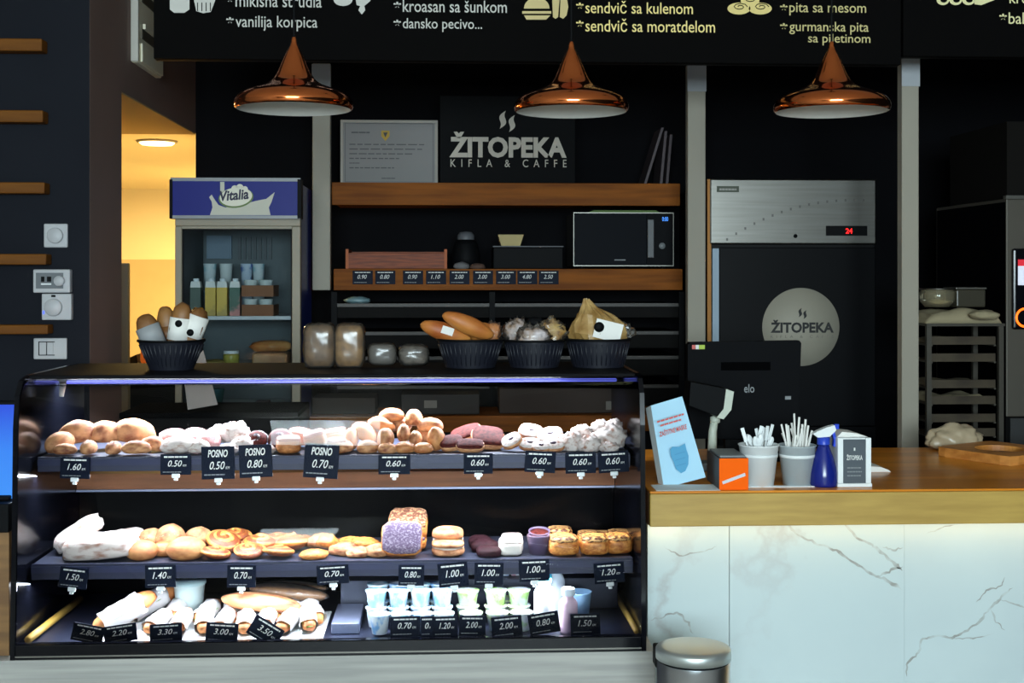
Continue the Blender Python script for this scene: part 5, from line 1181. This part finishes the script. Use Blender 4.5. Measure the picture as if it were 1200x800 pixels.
MB().lathe([(0, 0), (.030, 0), (.032, .04), (.028, .046), (0, .046)], mat('yellow_spread', (176, 170, 80), .35), 24, mtx).build('jar_body', t2)
MB().lathe([(.030, .0465), (.030, .058), (0, .058)], M_plast, 24, mtx).build('lid', t2)
o = MB().blob(.088, .05, .024, mat('croissant_bag', (176, 100, 44), .35, col2=(206, 150, 90), nscale=18), flat=-.8, nz=.2, seed=3).build('pastry_bag', None, 'bag of browned pastries on a pack in the drinks fridge', 'bag'); o.location = (X(318, Di), Di, zf2 + .075)
MB().box((X(297, Di), Di - .05, zf2 + .0006), (X(338, Di), Di + .1, zf2 + .050), mat('pale_pack', (170, 140, 96), .5, col2=(150, 110, 64), nscale=12), .01).build('cheese_pack', None, 'pale brown pack under the pastry bag in the drinks fridge', 'pack', loc=(X(318, Di), Di, zf2))
o = MB().blob(.05, .045, .013, mat('dim_yellow', (150, 130, 70), .5), flat=-.8, nz=.2, seed=8).build('cheese_wedge', None, 'low yellowish wrapped wedge on the lower fridge shelf', 'cheese'); o.location = (X(251, Di), Di, zf2 + .012)
p = Vector((X(253, Di), Di, zf3 + .0006)); MB().lathe([(0, 0), (.022, 0), (.034, .072), (.035, .076), (0, .076)], mat('teal_tub', (60, 120, 130), .5, col2=(50, 90, 60), nscale=14), 20, Matrix.Translation(p)).build('teal_tub', None, 'teal and green tub on the lowest visible fridge shelf', 'tub', loc=p)
MB().box((X(300, Di), Di - .03, zf3 + .0006), (X(316, Di), Di + .03, zf3 + .03), mat('dim_pink', (120, 96, 100), .6), .004).build('small_pack', None, 'small dull pink pack on the lowest visible fridge shelf', 'pack', loc=(X(308, Di), Di, zf3))
# straw-coloured paper pieces lying beside
mb = MB(); q = [W(u, v, 4.6) for u, v in ((220, 480), (255, 474), (238, 410), (215, 440))]
mb.prism([(a.x, a.z) for a in q], 4.6, 4.606, mat('pinned_sheet', (176, 166, 160), .7)); mb.build('tilted_notice', None, 'tilted pale notice card standing before the drinks fridge, half behind the basket', 'notice', loc=q[0])
t = thing('low_cabinet', 'black low cabinet between the side wall and the drinks fridge', 'cabinet', (X(190, 4.65), 4.7, 0))
zc = Z(481, 4.6, 230)
MB().box((XW + .002, 4.55, .06), (X(352, 4.6), 4.9, zc - .02), M_blackm).build('body', t)
MB().box((XW + .002, 4.53, zc - .0195), (X(352, 4.6), 4.9, zc), M_matt0, .002).build('top', t)
MB().box((XW + .04, 4.6, 0), (X(348, 4.6), 4.85, .0595), M_blackm).build('plinth', t)

# ================================================================== STEEL FRIDGE
D = 5.2
t = thing('steel_fridge', 'upright fridge with stainless header and black door with round sticker', 'fridge', (X(935, D), D + .3, 0))
a, b = W(832, 286, D), W(1027, 210, D)
MB().box((a.x, D + .03, .1), (b.x, D + .69, b.z - .02), mat('fridge_dark_body', (14, 14, 15), .5, spec=.15)).build('cabinet', t)
for sx in (a.x + .05, b.x - .05):
    for sy in (D + .1, D + .6): MB().lathe([(.02, 0), (.02, .0995)], M_blackm, 12, Matrix.Translation((sx, sy, 0)), cap=True).build('foot', t)
hd = MB(); hd.box((a.x, D, a.z), (b.x, D + .0295, b.z), M_steel, .006); hd = hd.build('steel_header', t)
mb = MB(); boxpx(mb, 829, 210, 833.5, 400, D + .004, .02, mat('bronze_strip', (128, 84, 34), .4, .6)); mb.build('hinge_strip', t)
mb = MB(); boxpx(mb, 968, 264.5, 1016.5, 276, D - .003, .0028, M_blackm, .001); pa = mb.build('controller', hd)
mb = MB(); letters_px(mb, '24', 991, 267.5, 999, 273.5, D - .0036, mat('red_digits', (255, 30, 30), .5, emit=(255, 20, 20), estr=2.5), bold=.02); mb.build('digits', pa)
mb = MB(); boxpx(mb, 840, 218, 866, 225, D - .0008, .0007, mat('badge_green', (52, 60, 40), .5)); bars(mb, X(843, D), Z(223, D, 850), X(863, D), .008, D - .0014, M_steeld, 5, 3); mb.build('maker_badge', hd)
kp_ = W(932, 276.5, D); MB().lathe([(0, 0), (.008, 0), (.008, .004), (0, .004)], M_blackm, 14, Matrix.Translation((kp_.x, D - .0005, kp_.z)) @ Matrix.Rotation(R(90), 4, 'X')).build('lock', hd)
mb = MB()
for k in range(16):
    f = k / 15; u = 851 + f * 160; v = 279 - 50 * (1 - (1 - f) ** 2.2) + 4 * f
    boxpx(mb, u, v, u + 2.2, v + 3, D - .0009, .0006, mat('dull_marks', (96, 92, 88), .5))
mb.build('rivet_marks', hd)
dr = boxpx(MB(), 843, 290, 1026, 500, D, .028, mat('fridge_black_door', (8, 9, 12), .4, spec=.10), .003).build('door', t)
MB().box((X(843, D), D + .001, .14), (X(1026, D), D + .027, Z(500.5, D, 930)), mat('fridge_black_door', (8, 9, 12), .4, spec=.10)).build('lower_door', t)
boxpx(MB(), 835, 291, 842.5, 500, D, .02, mat('door_edge', (150, 170, 186), .4)).build('door_edge', dr)
pc = W(938.5, 383, D); rc = 45.8 * S(T(938, D)) if False else 45.8 * T(938, D) / F
mb = MB(); mb.lathe([(0, 0), (rc, 0), (rc, .0006), (0, .0006)], mat('sticker_cream', (164, 158, 142), .6), 64, Matrix.Translation((pc.x, D - .0001, pc.z)) @ Matrix.Rotation(R(90), 4, 'X')); st = mb.build('round_sticker', dr)
mdk_ = mat('logo_black', (22, 22, 22), .6)
mb = MB(); letters_px(mb, 'ŽITOPEKA', 903, 374.5, 977, 390, D - .0014, mdk_, bold=.038); letters_px(mb, 'KIFLA & CAFFE', 903, 392.5, 977, 396, D - .0014, mat('logo_grey', (120, 116, 108), .6), space=2.1); flame(mb, 940.5, 367, 14, D, mdk_, D - .0014); mb.build('lettering', st)

# ================================================================== TRAY RACK AND OVEN (far end)
D = 4.6
t = thing('tray_rack', 'metal tray rack stacked with baking trays beside the oven', 'rack', (X(1128, D), D + .25, 0))
mrk = mat('rack_steel', (70, 66, 58), .5, .4)
for u in (1089, 1173.5):
    for dy in (0, .23): MB().box((X(u, D) - .009, D + dy, 0), (X(u, D) + .009, D + dy + .018, Z(382.3, D, 1120)), mrk).build('post', t)
MB().box((X(1085, D), D - .01, Z(382, D, 1120)), (X(1176.5, D), D + .26, Z(379, D, 1120)), mrk).build('top_plate', t)
for i, v in enumerate((404, 424, 455, 474, 495, 512)):
    z = Z(v, D, 1120)
    o = MB().box((X(1092, D) + .004, D + .02, z), (X(1170, D) - .004, D + .225, z + .004), mat('tray_metal', (70, 60, 44), .55, .3, col2=(50, 40, 28), nscale=9)).build('baking_tray', None, f'baking tray in the metal rack by the oven, {ORD[i]} from the top', 'tray', 'baking trays in the rack', loc=(X(1128, D), D + .2, z))
    MB().box((X(1092, D) + .004, D + .016, z), (X(1170, D) - .004, D + .0198, z + .030), mat('tray_metal', (88, 78, 62), .45, .6)).build('tray_lip', o)
    for u in (1094, 1168.5): MB().box((X(u, D) - .004, D + .0185, z - .006), (X(u, D) + .004, D + .229, z - .0005), mrk).build('runner', t)
ztop = Z(379, D, 1120)
def cloth(x0, x1, y0, y1, z, h, m, seed, name, lab):
    mb = MB(); nx, ny = 26, 10; top = []; 
    for j in range(ny + 1):
        row = []
        for i in range(nx + 1):
            fx_, fy = i / nx, j / ny
            e = min(1, min(fx_, 1 - fx_) * 9) ** .5 * min(1, min(fy, 1 - fy) * 6 + .35) ** .5
            row.append(mb.bm.verts.new((x0 + (x1 - x0) * fx_, y0 + (y1 - y0) * fy, z + .001 + e * h * (.72 + .5 * noise.noise(Vector((fx_ * 3.5, fy * 3, seed)))))))
        top.append(row)
    bot = [[mb.bm.verts.new((v.co.x, v.co.y, z + .0005)) for v in row] for row in top]
    for j in range(ny):
        for i in range(nx):
            mb.bm.faces.new((top[j][i], top[j][i + 1], top[j + 1][i + 1], top[j + 1][i])); mb.bm.faces.new((bot[j][i], bot[j + 1][i], bot[j + 1][i + 1], bot[j][i + 1]))
    for i in range(nx):
        mb.bm.faces.new((top[0][i + 1], top[0][i], bot[0][i], bot[0][i + 1])); mb.bm.faces.new((top[ny][i], top[ny][i + 1], bot[ny][i + 1], bot[ny][i]))
    for j in range(ny):
        mb.bm.faces.new((top[j][0], top[j + 1][0], bot[j + 1][0], bot[j][0])); mb.bm.faces.new((top[j + 1][nx], top[j][nx], bot[j][nx], bot[j + 1][nx]))
    allv = [v for r in top + bot for v in r]; mb._fin(allv, m, True)
    return mb.build(name, None, lab, 'cloth', loc=((x0 + x1) / 2, (y0 + y1) / 2, z))
mcl = mat('linen', (158, 146, 116), .9, bump=.2, bscale=70)
cloth(X(1086, D), X(1174, D), D + .0, D + .24, ztop, .052, mcl, 2.2, 'baking_cloth', 'thick folded linen cloth on top of the tray rack')
o = MB().blob(.052, .045, .020, mcl, flat=-.8, nz=.2, seed=12).build('rolled_cloth', None, 'small rolled cloth end over the folded linen, rack top', 'cloth'); o.location = (X(1153, D - .03), D - .035, Z(369, D, 1150)); 
cloth(X(1094, D), X(1164, D), D + .022, D + .22, Z(474, D, 1120) + .0045, .030, mcl, 5.1, 'proofing_cloth', 'crumpled linen cloth lying on the fourth baking tray')
cloth(X(1094, D), X(1150, D), D + .03, D + .22, Z(404, D, 1120) + .0045, .02, mat('dull_dough', (96, 86, 66), .8), 7.3, 'dough_cloth', 'dull cloth-covered dough on the top baking tray')
cloth(X(1094, D), X(1166, D), D + .03, D + .22, Z(455, D, 1120) + .0045, .022, mat('dull_dough', (96, 86, 66), .8), 9.3, 'dough_cloth', 'dull cloth-covered dough on the third baking tray')
# containers on the cloth
zk = ztop + .058
p = Vector((X(1098, D + .12), D + .12, zk)); mtx = Matrix.Translation(p)
tj = thing('round_bowl', 'round glass bowl of pale dough on the rack top beside the white post', 'bowl', p)
MB().lathe([(0, 0), (.045, 0), (.064, .02), (.066, .048), (.060, .064)], glass('bowl_glass', tint=(.8, .76, .62), body=.25, bodycol=(190, 180, 150)), 28, mtx).build('bowl_body', tj)
MB().lathe([(0, .003), (.044, .003), (.060, .022), (0, .030)], mat('pale_dough', (170, 156, 120), .7), 28, mtx).build('dough', tj)
MB().lathe([(.060, .065), (.064, .065), (.064, .070), (.060, .070), (.060, .065)], M_steeld, 28, mtx).build('rim', tj)
a = Vector((X(1116, D + .1), 0, zk)); b = Vector((X(1150, D + .1), 0, zk + .072))
tj = thing('glass_box', 'rectangular glass container with metal rim on the rack top', 'container', ((a.x + b.x) / 2, D + .12, zk))
MB().box((a.x, D + .06, zk), (b.x, D + .18, zk + .066), mat('smoky_container', (74, 70, 58), .2, trans=.3), .006).build('container_body', tj)
MB().box((a.x - .003, D + .057, zk + .0665), (b.x + .003, D + .183, zk + .074), M_steeld, .002).build('lid', tj)
# combi oven
D = 4.62
ox0, ox1 = X(1182, D), X(1182, D) + .80
t = thing('combi_oven', 'tall stainless oven with touch panel and glowing orange ring at the picture edge', 'oven', ((ox0 + ox1) / 2, D + .3, 0))
MB().box((ox0, D + .02, Z(489, D, 1190)), (min(ox1, 2.95), D + .7, Z(232, D, 1190)), mat('oven_steel', (84, 79, 70), .5, .3), .004).build('oven_body', t)
MB().box((ox0 + .02, D + .03, .12), (min(ox1, 2.95), D + .7, Z(491, D, 1190)), mat('oven_base', (56, 56, 56), .5, .3)).build('base_cabinet', t)
for sx in (ox0 + .06, 2.9):
    for sy in (D + .1, D + .6): MB().box((sx - .02, sy - .02, 0), (sx + .02, sy + .02, .1195), M_steeld).build('leg', t)
MB().box((ox0 + .02, D + .06, Z(231.5, D, 1190)), (min(ox1, 2.95), D + .6, Z(140, D, 1190)), mat('hood_grey', (20, 18, 16), .8, spec=.1)).build('extractor_top', t)
MB().box((ox0 - .012, D - .005, Z(233, D, 1190)), (min(ox1, 2.95), D + .0195, Z(229, D, 1190)), M_steeld).build('top_ledge', t)
MB().box((ox0 - .0006, D + .026, .13), (ox0 - .0001, D + .69, Z(236, D, 1190)), M_matt0).build('side_shade_sheet', t)  # thin black sheet added to put shade on the oven's lit side
pn = boxpx(MB(), 1187.5, 291, 1225, 386, D, .0195, M_black, .008).build('touch_panel', t)
mb = MB(); boxpx(mb, 1193, 304, 1222, 334, D - .001, .0009, mat('screen_white', (210, 214, 224), .4, emit=(200, 206, 225), estr=.6)); mb.build('screen', pn)
mb = MB(); boxpx(mb, 1193, 304, 1222, 311.5, D - .002, .0009, mat('screen_red', (206, 40, 50), .4, emit=(220, 40, 60), estr=.5)); mb.build('screen_header', pn)
kp_ = W(1201, 372, D); mb = MB(); r_ = .033
mb.tube([(kp_.x + r_ * math.cos(2 * math.pi * i / 28), D - .003, kp_.z + r_ * math.sin(2 * math.pi * i / 28)) for i in range(29)], .0042, mat('orange_ring', (255, 120, 30), .4, emit=(255, 100, 20), estr=2.2), 8); mb.build('dial_ring', pn)

# ================================================================== LEFT WALL
for i, (v0, v1, u1) in enumerate([(45, 58, 49), (129, 142, 50), (213.5, 226, 52), (297.5, 310, 54), (380.5, 392, 56)]):
    D = 4.11; a, b = W(-160, v1, D), W(u1, v0, D)
    MB().box((a.x, D, a.z), (b.x, 4.1695, b.z), M_ledge, .004).build('wall_ledge', None, f'short oak ledge ending on the dark wall above the switches side, {ORD[i]} from the top', 'ledge', 'oak ledges on the dark wall', loc=(b.x, 4.15, a.z))
def wallbox(u0, v0, u1, v1, name, lab, cat, dep=.02, m=None, group=None):
    D = 4.17 - dep; a, b = W(u0, v1, D), W(u1, v0, D)
    t = thing(name, lab, cat, ((a.x + b.x) / 2, 4.16, a.z), group)
    MB().box((a.x, D, a.z), (b.x, 4.1695, b.z), m or M_plast, .004).build('housing', t)
    return t, D
def dial(t, u, v, r, D, m=None, h=.01, name='dial'):
    p = W(u, v, D); s = S(D); return MB().lathe([(0, h), (r * s * .92, h), (r * s, h * .8), (r * s, 0)], m or M_plast, 28, Matrix.Translation((p.x, D - .0003, p.z)) @ Matrix.Rotation(R(90), 4, 'X')).build(name, t)
mpl2 = mat('switch_plastic', (176, 176, 178), .45)
t, D = wallbox(51, 262, 79, 290, 'dimmer_switch', 'square white dimmer switch, topmost of the wall switches', 'switch', .014, mpl2); dial(t, 65, 276, 9, D, mpl2)
t, D = wallbox(38.5, 315.5, 82, 343, 'room_thermostat', 'wide white thermostat with grey panel and round knob', 'thermostat', .03, mpl2)
mb = MB(); boxpx(mb, 42, 319.5, 74, 338, D - .0012, .001, mat('thermostat_panel', (96, 100, 104), .5)); pn = mb.build('display_panel', t)
mb = MB(); boxpx(mb, 48, 324, 52, 330, D - .002, .0007, M_blackm); boxpx(mb, 55, 324, 60, 330, D - .002, .0007, M_blackm); boxpx(mb, 48, 332, 60, 333.5, D - .002, .0007, M_plast); mb.build('icons', pn)
dial(t, 70, 329, 6, D - .001, mpl2, .012, 'knob')
t, D = wallbox(48.5, 344, 83.5, 375, 'dial_thermostat', 'square white thermostat with big round dial, below the wide one', 'thermostat', .025, mpl2); dial(t, 63, 360, 10, D, mpl2, .012)
mb = MB(); boxpx(mb, 60, 345.5, 65, 348, D - .001, .0009, M_blackm); boxpx(mb, 50, 364, 52, 368, D - .001, .0009, mat('blue_light', (90, 110, 255), .4, emit=(80, 100, 255), estr=1)); mb.build('markings', t)
t, D = wallbox(39, 396, 78, 421, 'wall_switch', 'double white rocker switch plate, lowest on the dark wall', 'switch', .014, mpl2)
for (a_, b_) in ((46, 54), (55, 62)): boxpx(MB(), a_, 401, b_, 415, D - .004, .0037, mpl2, .001).build('rocker', t)
mb = MB()
for (x0, y0, x1, y1) in ((45, 400, 46, 416), (54, 400, 55, 416), (45, 400, 64, 401), (45, 415.5, 64, 416.5)): boxpx(mb, x0, y0, x1, y1, D - .0012, .001, M_blackm)
mb.build('gap_lines', t)
# air vent unit on the side wall above the opening
ya, yb = 4.71, 5.09; zv0 = 2.372; xx = XW
t = thing('wall_vent', 'beige louvred vent unit high on the side wall above the kitchen opening', 'vent', (xx + .02, (ya + yb) / 2, zv0))
mvt = mat('beige_plastic', (232, 226, 200), .5)
MB().box((xx + .0005, ya, zv0), (xx + .025, yb, 2.98), mvt, .004).build('housing', t)
MB().box((xx + .0005, ya - .012, zv0 + .002), (xx + .028, ya - .0003, 2.98), mat('pale_vent_edge', (190, 186, 174), .5), .003).build('side_frame', t)
for k in range(4):
    z = zv0 + .095 + k * .135
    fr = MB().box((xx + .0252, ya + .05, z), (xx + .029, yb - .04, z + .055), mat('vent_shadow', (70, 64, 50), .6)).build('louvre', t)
    MB().box((xx + .0292, ya + .05, z + .035), (xx + .040, yb - .04, z + .0545), mvt, .002).build('louvre_hood', fr)
MB().box((xx + .0252, ya + .03, zv0 + .006), (xx + .034, yb - .01, zv0 + .075), mvt, .003).build('lower_flap', t)

# ================================================================== MENU BOARDS
D = 4.2
mmb = mat('menu_black', (9, 8, 8), .8, spec=.05)
zb = Z(72, D, 600)
def board(u0, u1, zb, lab):
    x0, x1 = X(u0, D), min(X(u1, D), 2.95)
    t = thing('menu_board', lab, 'menu board', ((x0 + x1) / 2, D, zb))
    MB().box((x0, D, zb), (x1, D + .03, 2.9995), mmb, .002).build('panel', t)
    MB().box((x0, D + .0302, zb), (x1, D + .05, zb + .05), M_blackm).build('bottom_rail', t)
    return t
t1_ = board(180, 1056, zb, 'long black menu board with hand-lettered pastry and sandwich names over the counter')
t2_ = board(1058.5, 1400, Z(66, D, 1100), 'second black menu board continuing over the oven corner')
def menu(t, rows, m, seed=0):
    for (txt, u0, v0, u1, v1) in rows:
        mb = MB()
        if txt.startswith('*'):
            letters_px(mb, '*', u0, v0 + 1, u0 + 9, v0 + 9.5, D - .0008, m, bold=.03); letters_px(mb, txt[1:], u0 + 11, v0, u1, v1, D - .0008, m, bold=.004)
        else: letters_px(mb, txt, u0, v0, u1, v1, D - .0008, m, bold=.004)
        mb.build('lettering', t)
menu(t1_, [('*mikišna štrudla', 265, -6, 377, 8), ('*vanilija korpica', 265, 19, 372, 36), ('*kroasan sa šunkom', 461, 1, 594, 14), ('*dansko pecivo...', 461, 22, 565, 37)], mat('chalk_grey', (206, 204, 196), .9))
menu(t1_, [('*sendvič sa kulenom', 675, 2, 812, 15.5), ('*sendvič sa moratdelom', 675, 23, 838, 37)], M_cream)
menu(t1_, [('*pita sa mesom', 914, 4, 1015, 18), ('*gurmanska pita', 914, 26, 1018, 40), ('sa piletinom', 947, 40, 1020, 53)], mat('chalk_dull_yellow', (214, 200, 140), .9))
menu(t2_, [('*krofna', 1172, -9, 1226, 4), ('*baklava', 1171, 15, 1232, 28)], M_creamb)
# menu pictures
mb = MB()
def ell(mb, cu, cv, ru, rv, m, y=-.0008, a0=0, a1=360, n=24):
    pts = [(cu + ru * math.cos(R(a0 + (a1 - a0) * i / n)), cv - rv * math.sin(R(a0 + (a1 - a0) * i / n))) for i in range(n + (0 if a1 - a0 == 360 else 1))]
    poly_px(mb, pts, D + y, .0006, m)
mgy = mat('chalk_grey', (206, 204, 196), .9)
poly_px(mb, [(199, -6), (199, 11), (204, 15), (216, 15), (222, 11), (222, -6)], D - .0008, .0006, mgy)
mb.build('jar_picture', t1_)
mb = MB(); poly_px(mb, [(226, -6), (230, 13), (238, 15.5), (247, 14), (252, 1), (253, -6)], D - .0008, .0006, mgy)
for k in range(4): boxpx(mb, 231 + k * 5, 3, 232 + k * 5, 13, D - .0014, .0005, mmb)
mb.build('cupcake_picture', t1_)
mb = MB(); ell(mb, 402, 0, 11, 7, mgy); mb.build('bun_picture', t1_)
mb = MB(); poly_px(mb, [(416, -6), (418, 6), (422, 7), (420, 12), (424, 17), (428, 12), (427, 7), (434, 1), (436, -6)], D - .0008, .0006, mgy); mb.build('cone_picture', t1_)
mcy = mat('chalk_tan', (216, 196, 140), .9)
mb = MB(); ell(mb, 629, 10, 15, 13, mcy, a0=0, a1=180); poly_px(mb, [(612, 13), (612, 16), (646, 16), (646, 13)], D - .0008, .0006, mcy); poly_px(mb, [(614, 18), (617, 23), (640, 23), (645, 18)], D - .0008, .0006, mcy)
mb.build('burger_picture', t1_)
mb = MB(); poly_px(mb, [(647, -4), (648, 20), (651, 22), (654, 20), (656, -4)], D - .0008, .0006, mcy); poly_px(mb, [(657, -4), (656, 20), (660, 22), (664, 18), (666, 8), (664, -4)], D - .0008, .0006, mcy); mb.build('sandwich_picture', t1_)
mb = MB()
for (cu, cv) in ((866, 10), (891, 10)): ell(mb, cu, cv, 13.5, 7, mat('chalk_yellow', (236, 214, 140), .9))
ell(mb, 879, 1, 11, 6, mat('chalk_yellow', (236, 214, 140), .9), -.0006)
for (cu, cv) in ((867, 8), (892, 8), (880, -1)):
    q = [W(cu + (9 - i * .55) * math.cos(i * .75), cv - (4.5 - i * .27) * math.sin(i * .75), D) for i in range(14)]
    mb.tube([(a.x, D - .0012, a.z) for a in q], .0016, mmb, 5)
mb.build('rolls_picture', t1_)
mb = MB()
for k in range(3): ell(mb, 1105 + k * 15, 0, 7.5, 6, M_creamb, -.0008)
poly_px(mb, [(1141, -6), (1142, 5), (1150, 6), (1168, -1), (1170, -6)], D - .0008, .0006, M_creamb)
for k in range(3): ell(mb, 1106 + k * 15, 0, 4, 3, mmb, -.0014)
mb.build('pastry_picture', t2_)

# ================================================================== PENDANT LAMPS
def pendant(u, v, wpx, D, lab):
    s = wpx / 2 * T(u, D) / F        # rim radius
    p = W(u, v, D)                   # rim plane centre
    t = thing('pendant_lamp', lab, 'pendant lamp', p, 'copper pendant lamps')
    mtx = Matrix.Translation(p)
    prof = [(.955, -.015), (.985, .0), (1.0, .06), (.99, .12), (.955, .18), (.90, .235), (.80, .285), (.66, .335), (.52, .385), (.41, .44), (.335, .51), (.275, .61), (.225, .73), (.17, .86), (.11, .98), (.065, 1.06), (.045, 1.12), (.05, 1.15), (.03, 1.20)]
    mb = MB(); mb.lathe([(r * s, z * s) for r, z in prof], M_copper, 64, mtx); o = mb.build('shade', t)
    ss = o.modifiers.new('sub', 'SUBSURF'); ss.levels = 1; ss.render_levels = 1
    mb = MB(); mb.lathe([(.955 * s, -.014 * s), (.93 * s, .02 * s), (.80 * s, .14 * s), (.45 * s, .30 * s), (.20 * s, .50 * s), (0, .52 * s)], M_lampin, 48, mtx); mb.build('inner_reflector', t, normals=False)
    mb = MB(); mb.lathe([(0, .12 * s), (.14 * s, .16 * s), (.17 * s, .28 * s), (.09 * s, .46 * s), (0, .5 * s)], mat('bulb_glass', (232, 230, 224), .3), 20, mtx); mb.build('bulb', t)
    zt = 2.9995 - p.z
    mb = MB(); mb.lathe([(.0035, 1.19 * s), (.0035, zt - .03)], M_blackm, 10, mtx); mb.build('cord', t)
    mb = MB(); mb.lathe([(.045, zt - .03), (.05, zt - .025), (.05, zt)], M_blackm, 24, mtx, cap=True); mb.build('ceiling_rose', t)
pendant(344.5, 127, 139, 3.72, 'copper pendant lamp over the drinks fridge end of the case')
pendant(669.5, 130, 135, 3.72, 'middle copper pendant lamp, before the shop sign')
pendant(974.5, 130, 135, 3.72, 'copper pendant lamp hanging before the steel fridge')

# ================================================================== PEDAL BIN
D = 2.93; p = Vector((X(812.5, D), D, 0)); r = 44 * T(812, D) / F; zt = EYE - (757 - HY) / F * T(812, D)
t = thing('pedal_bin', 'slim brushed steel bin with flat round lid before the marble counter', 'bin', p)
mtx = Matrix.Translation(p)
MB().lathe([(r * .97, .02), (r * .97, zt - .032)], mat('bin_steel', (206, 208, 214), .3, 1.0), 56, mtx, cap=True).build('body', t)
MB().lathe([(r * .99, .0), (r * .99, .0195)], M_blackm, 48, mtx, cap=True).build('base_ring', t)
MB().lathe([(r * .94, zt - .0318), (r * .94, zt - .0265)], M_blackm, 48, mtx, cap=True).build('seal', t)
MB().lathe([(0, zt + .002), (r * .8, zt + .001), (r * .97, zt - .002), (r, zt - .006), (r, zt - .026), (0, zt - .026)], mat('bin_lid', (206, 212, 210), .4, .85), 56, mtx).build('lid', t)
MB().box((p.x - .02, p.y - r - .035, .01), (p.x + .02, p.y - r * .96, .018), M_steeld, .003).build('pedal', t)
hp = Vector((p.x - r * .8, p.y + r * .7, zt - .03))
MB().box((p.x - r * .95, p.y + r * .35, zt - .06), (p.x - r * .62, p.y + r * .9, zt - .012), M_blackm, .004).build('hinge', t)
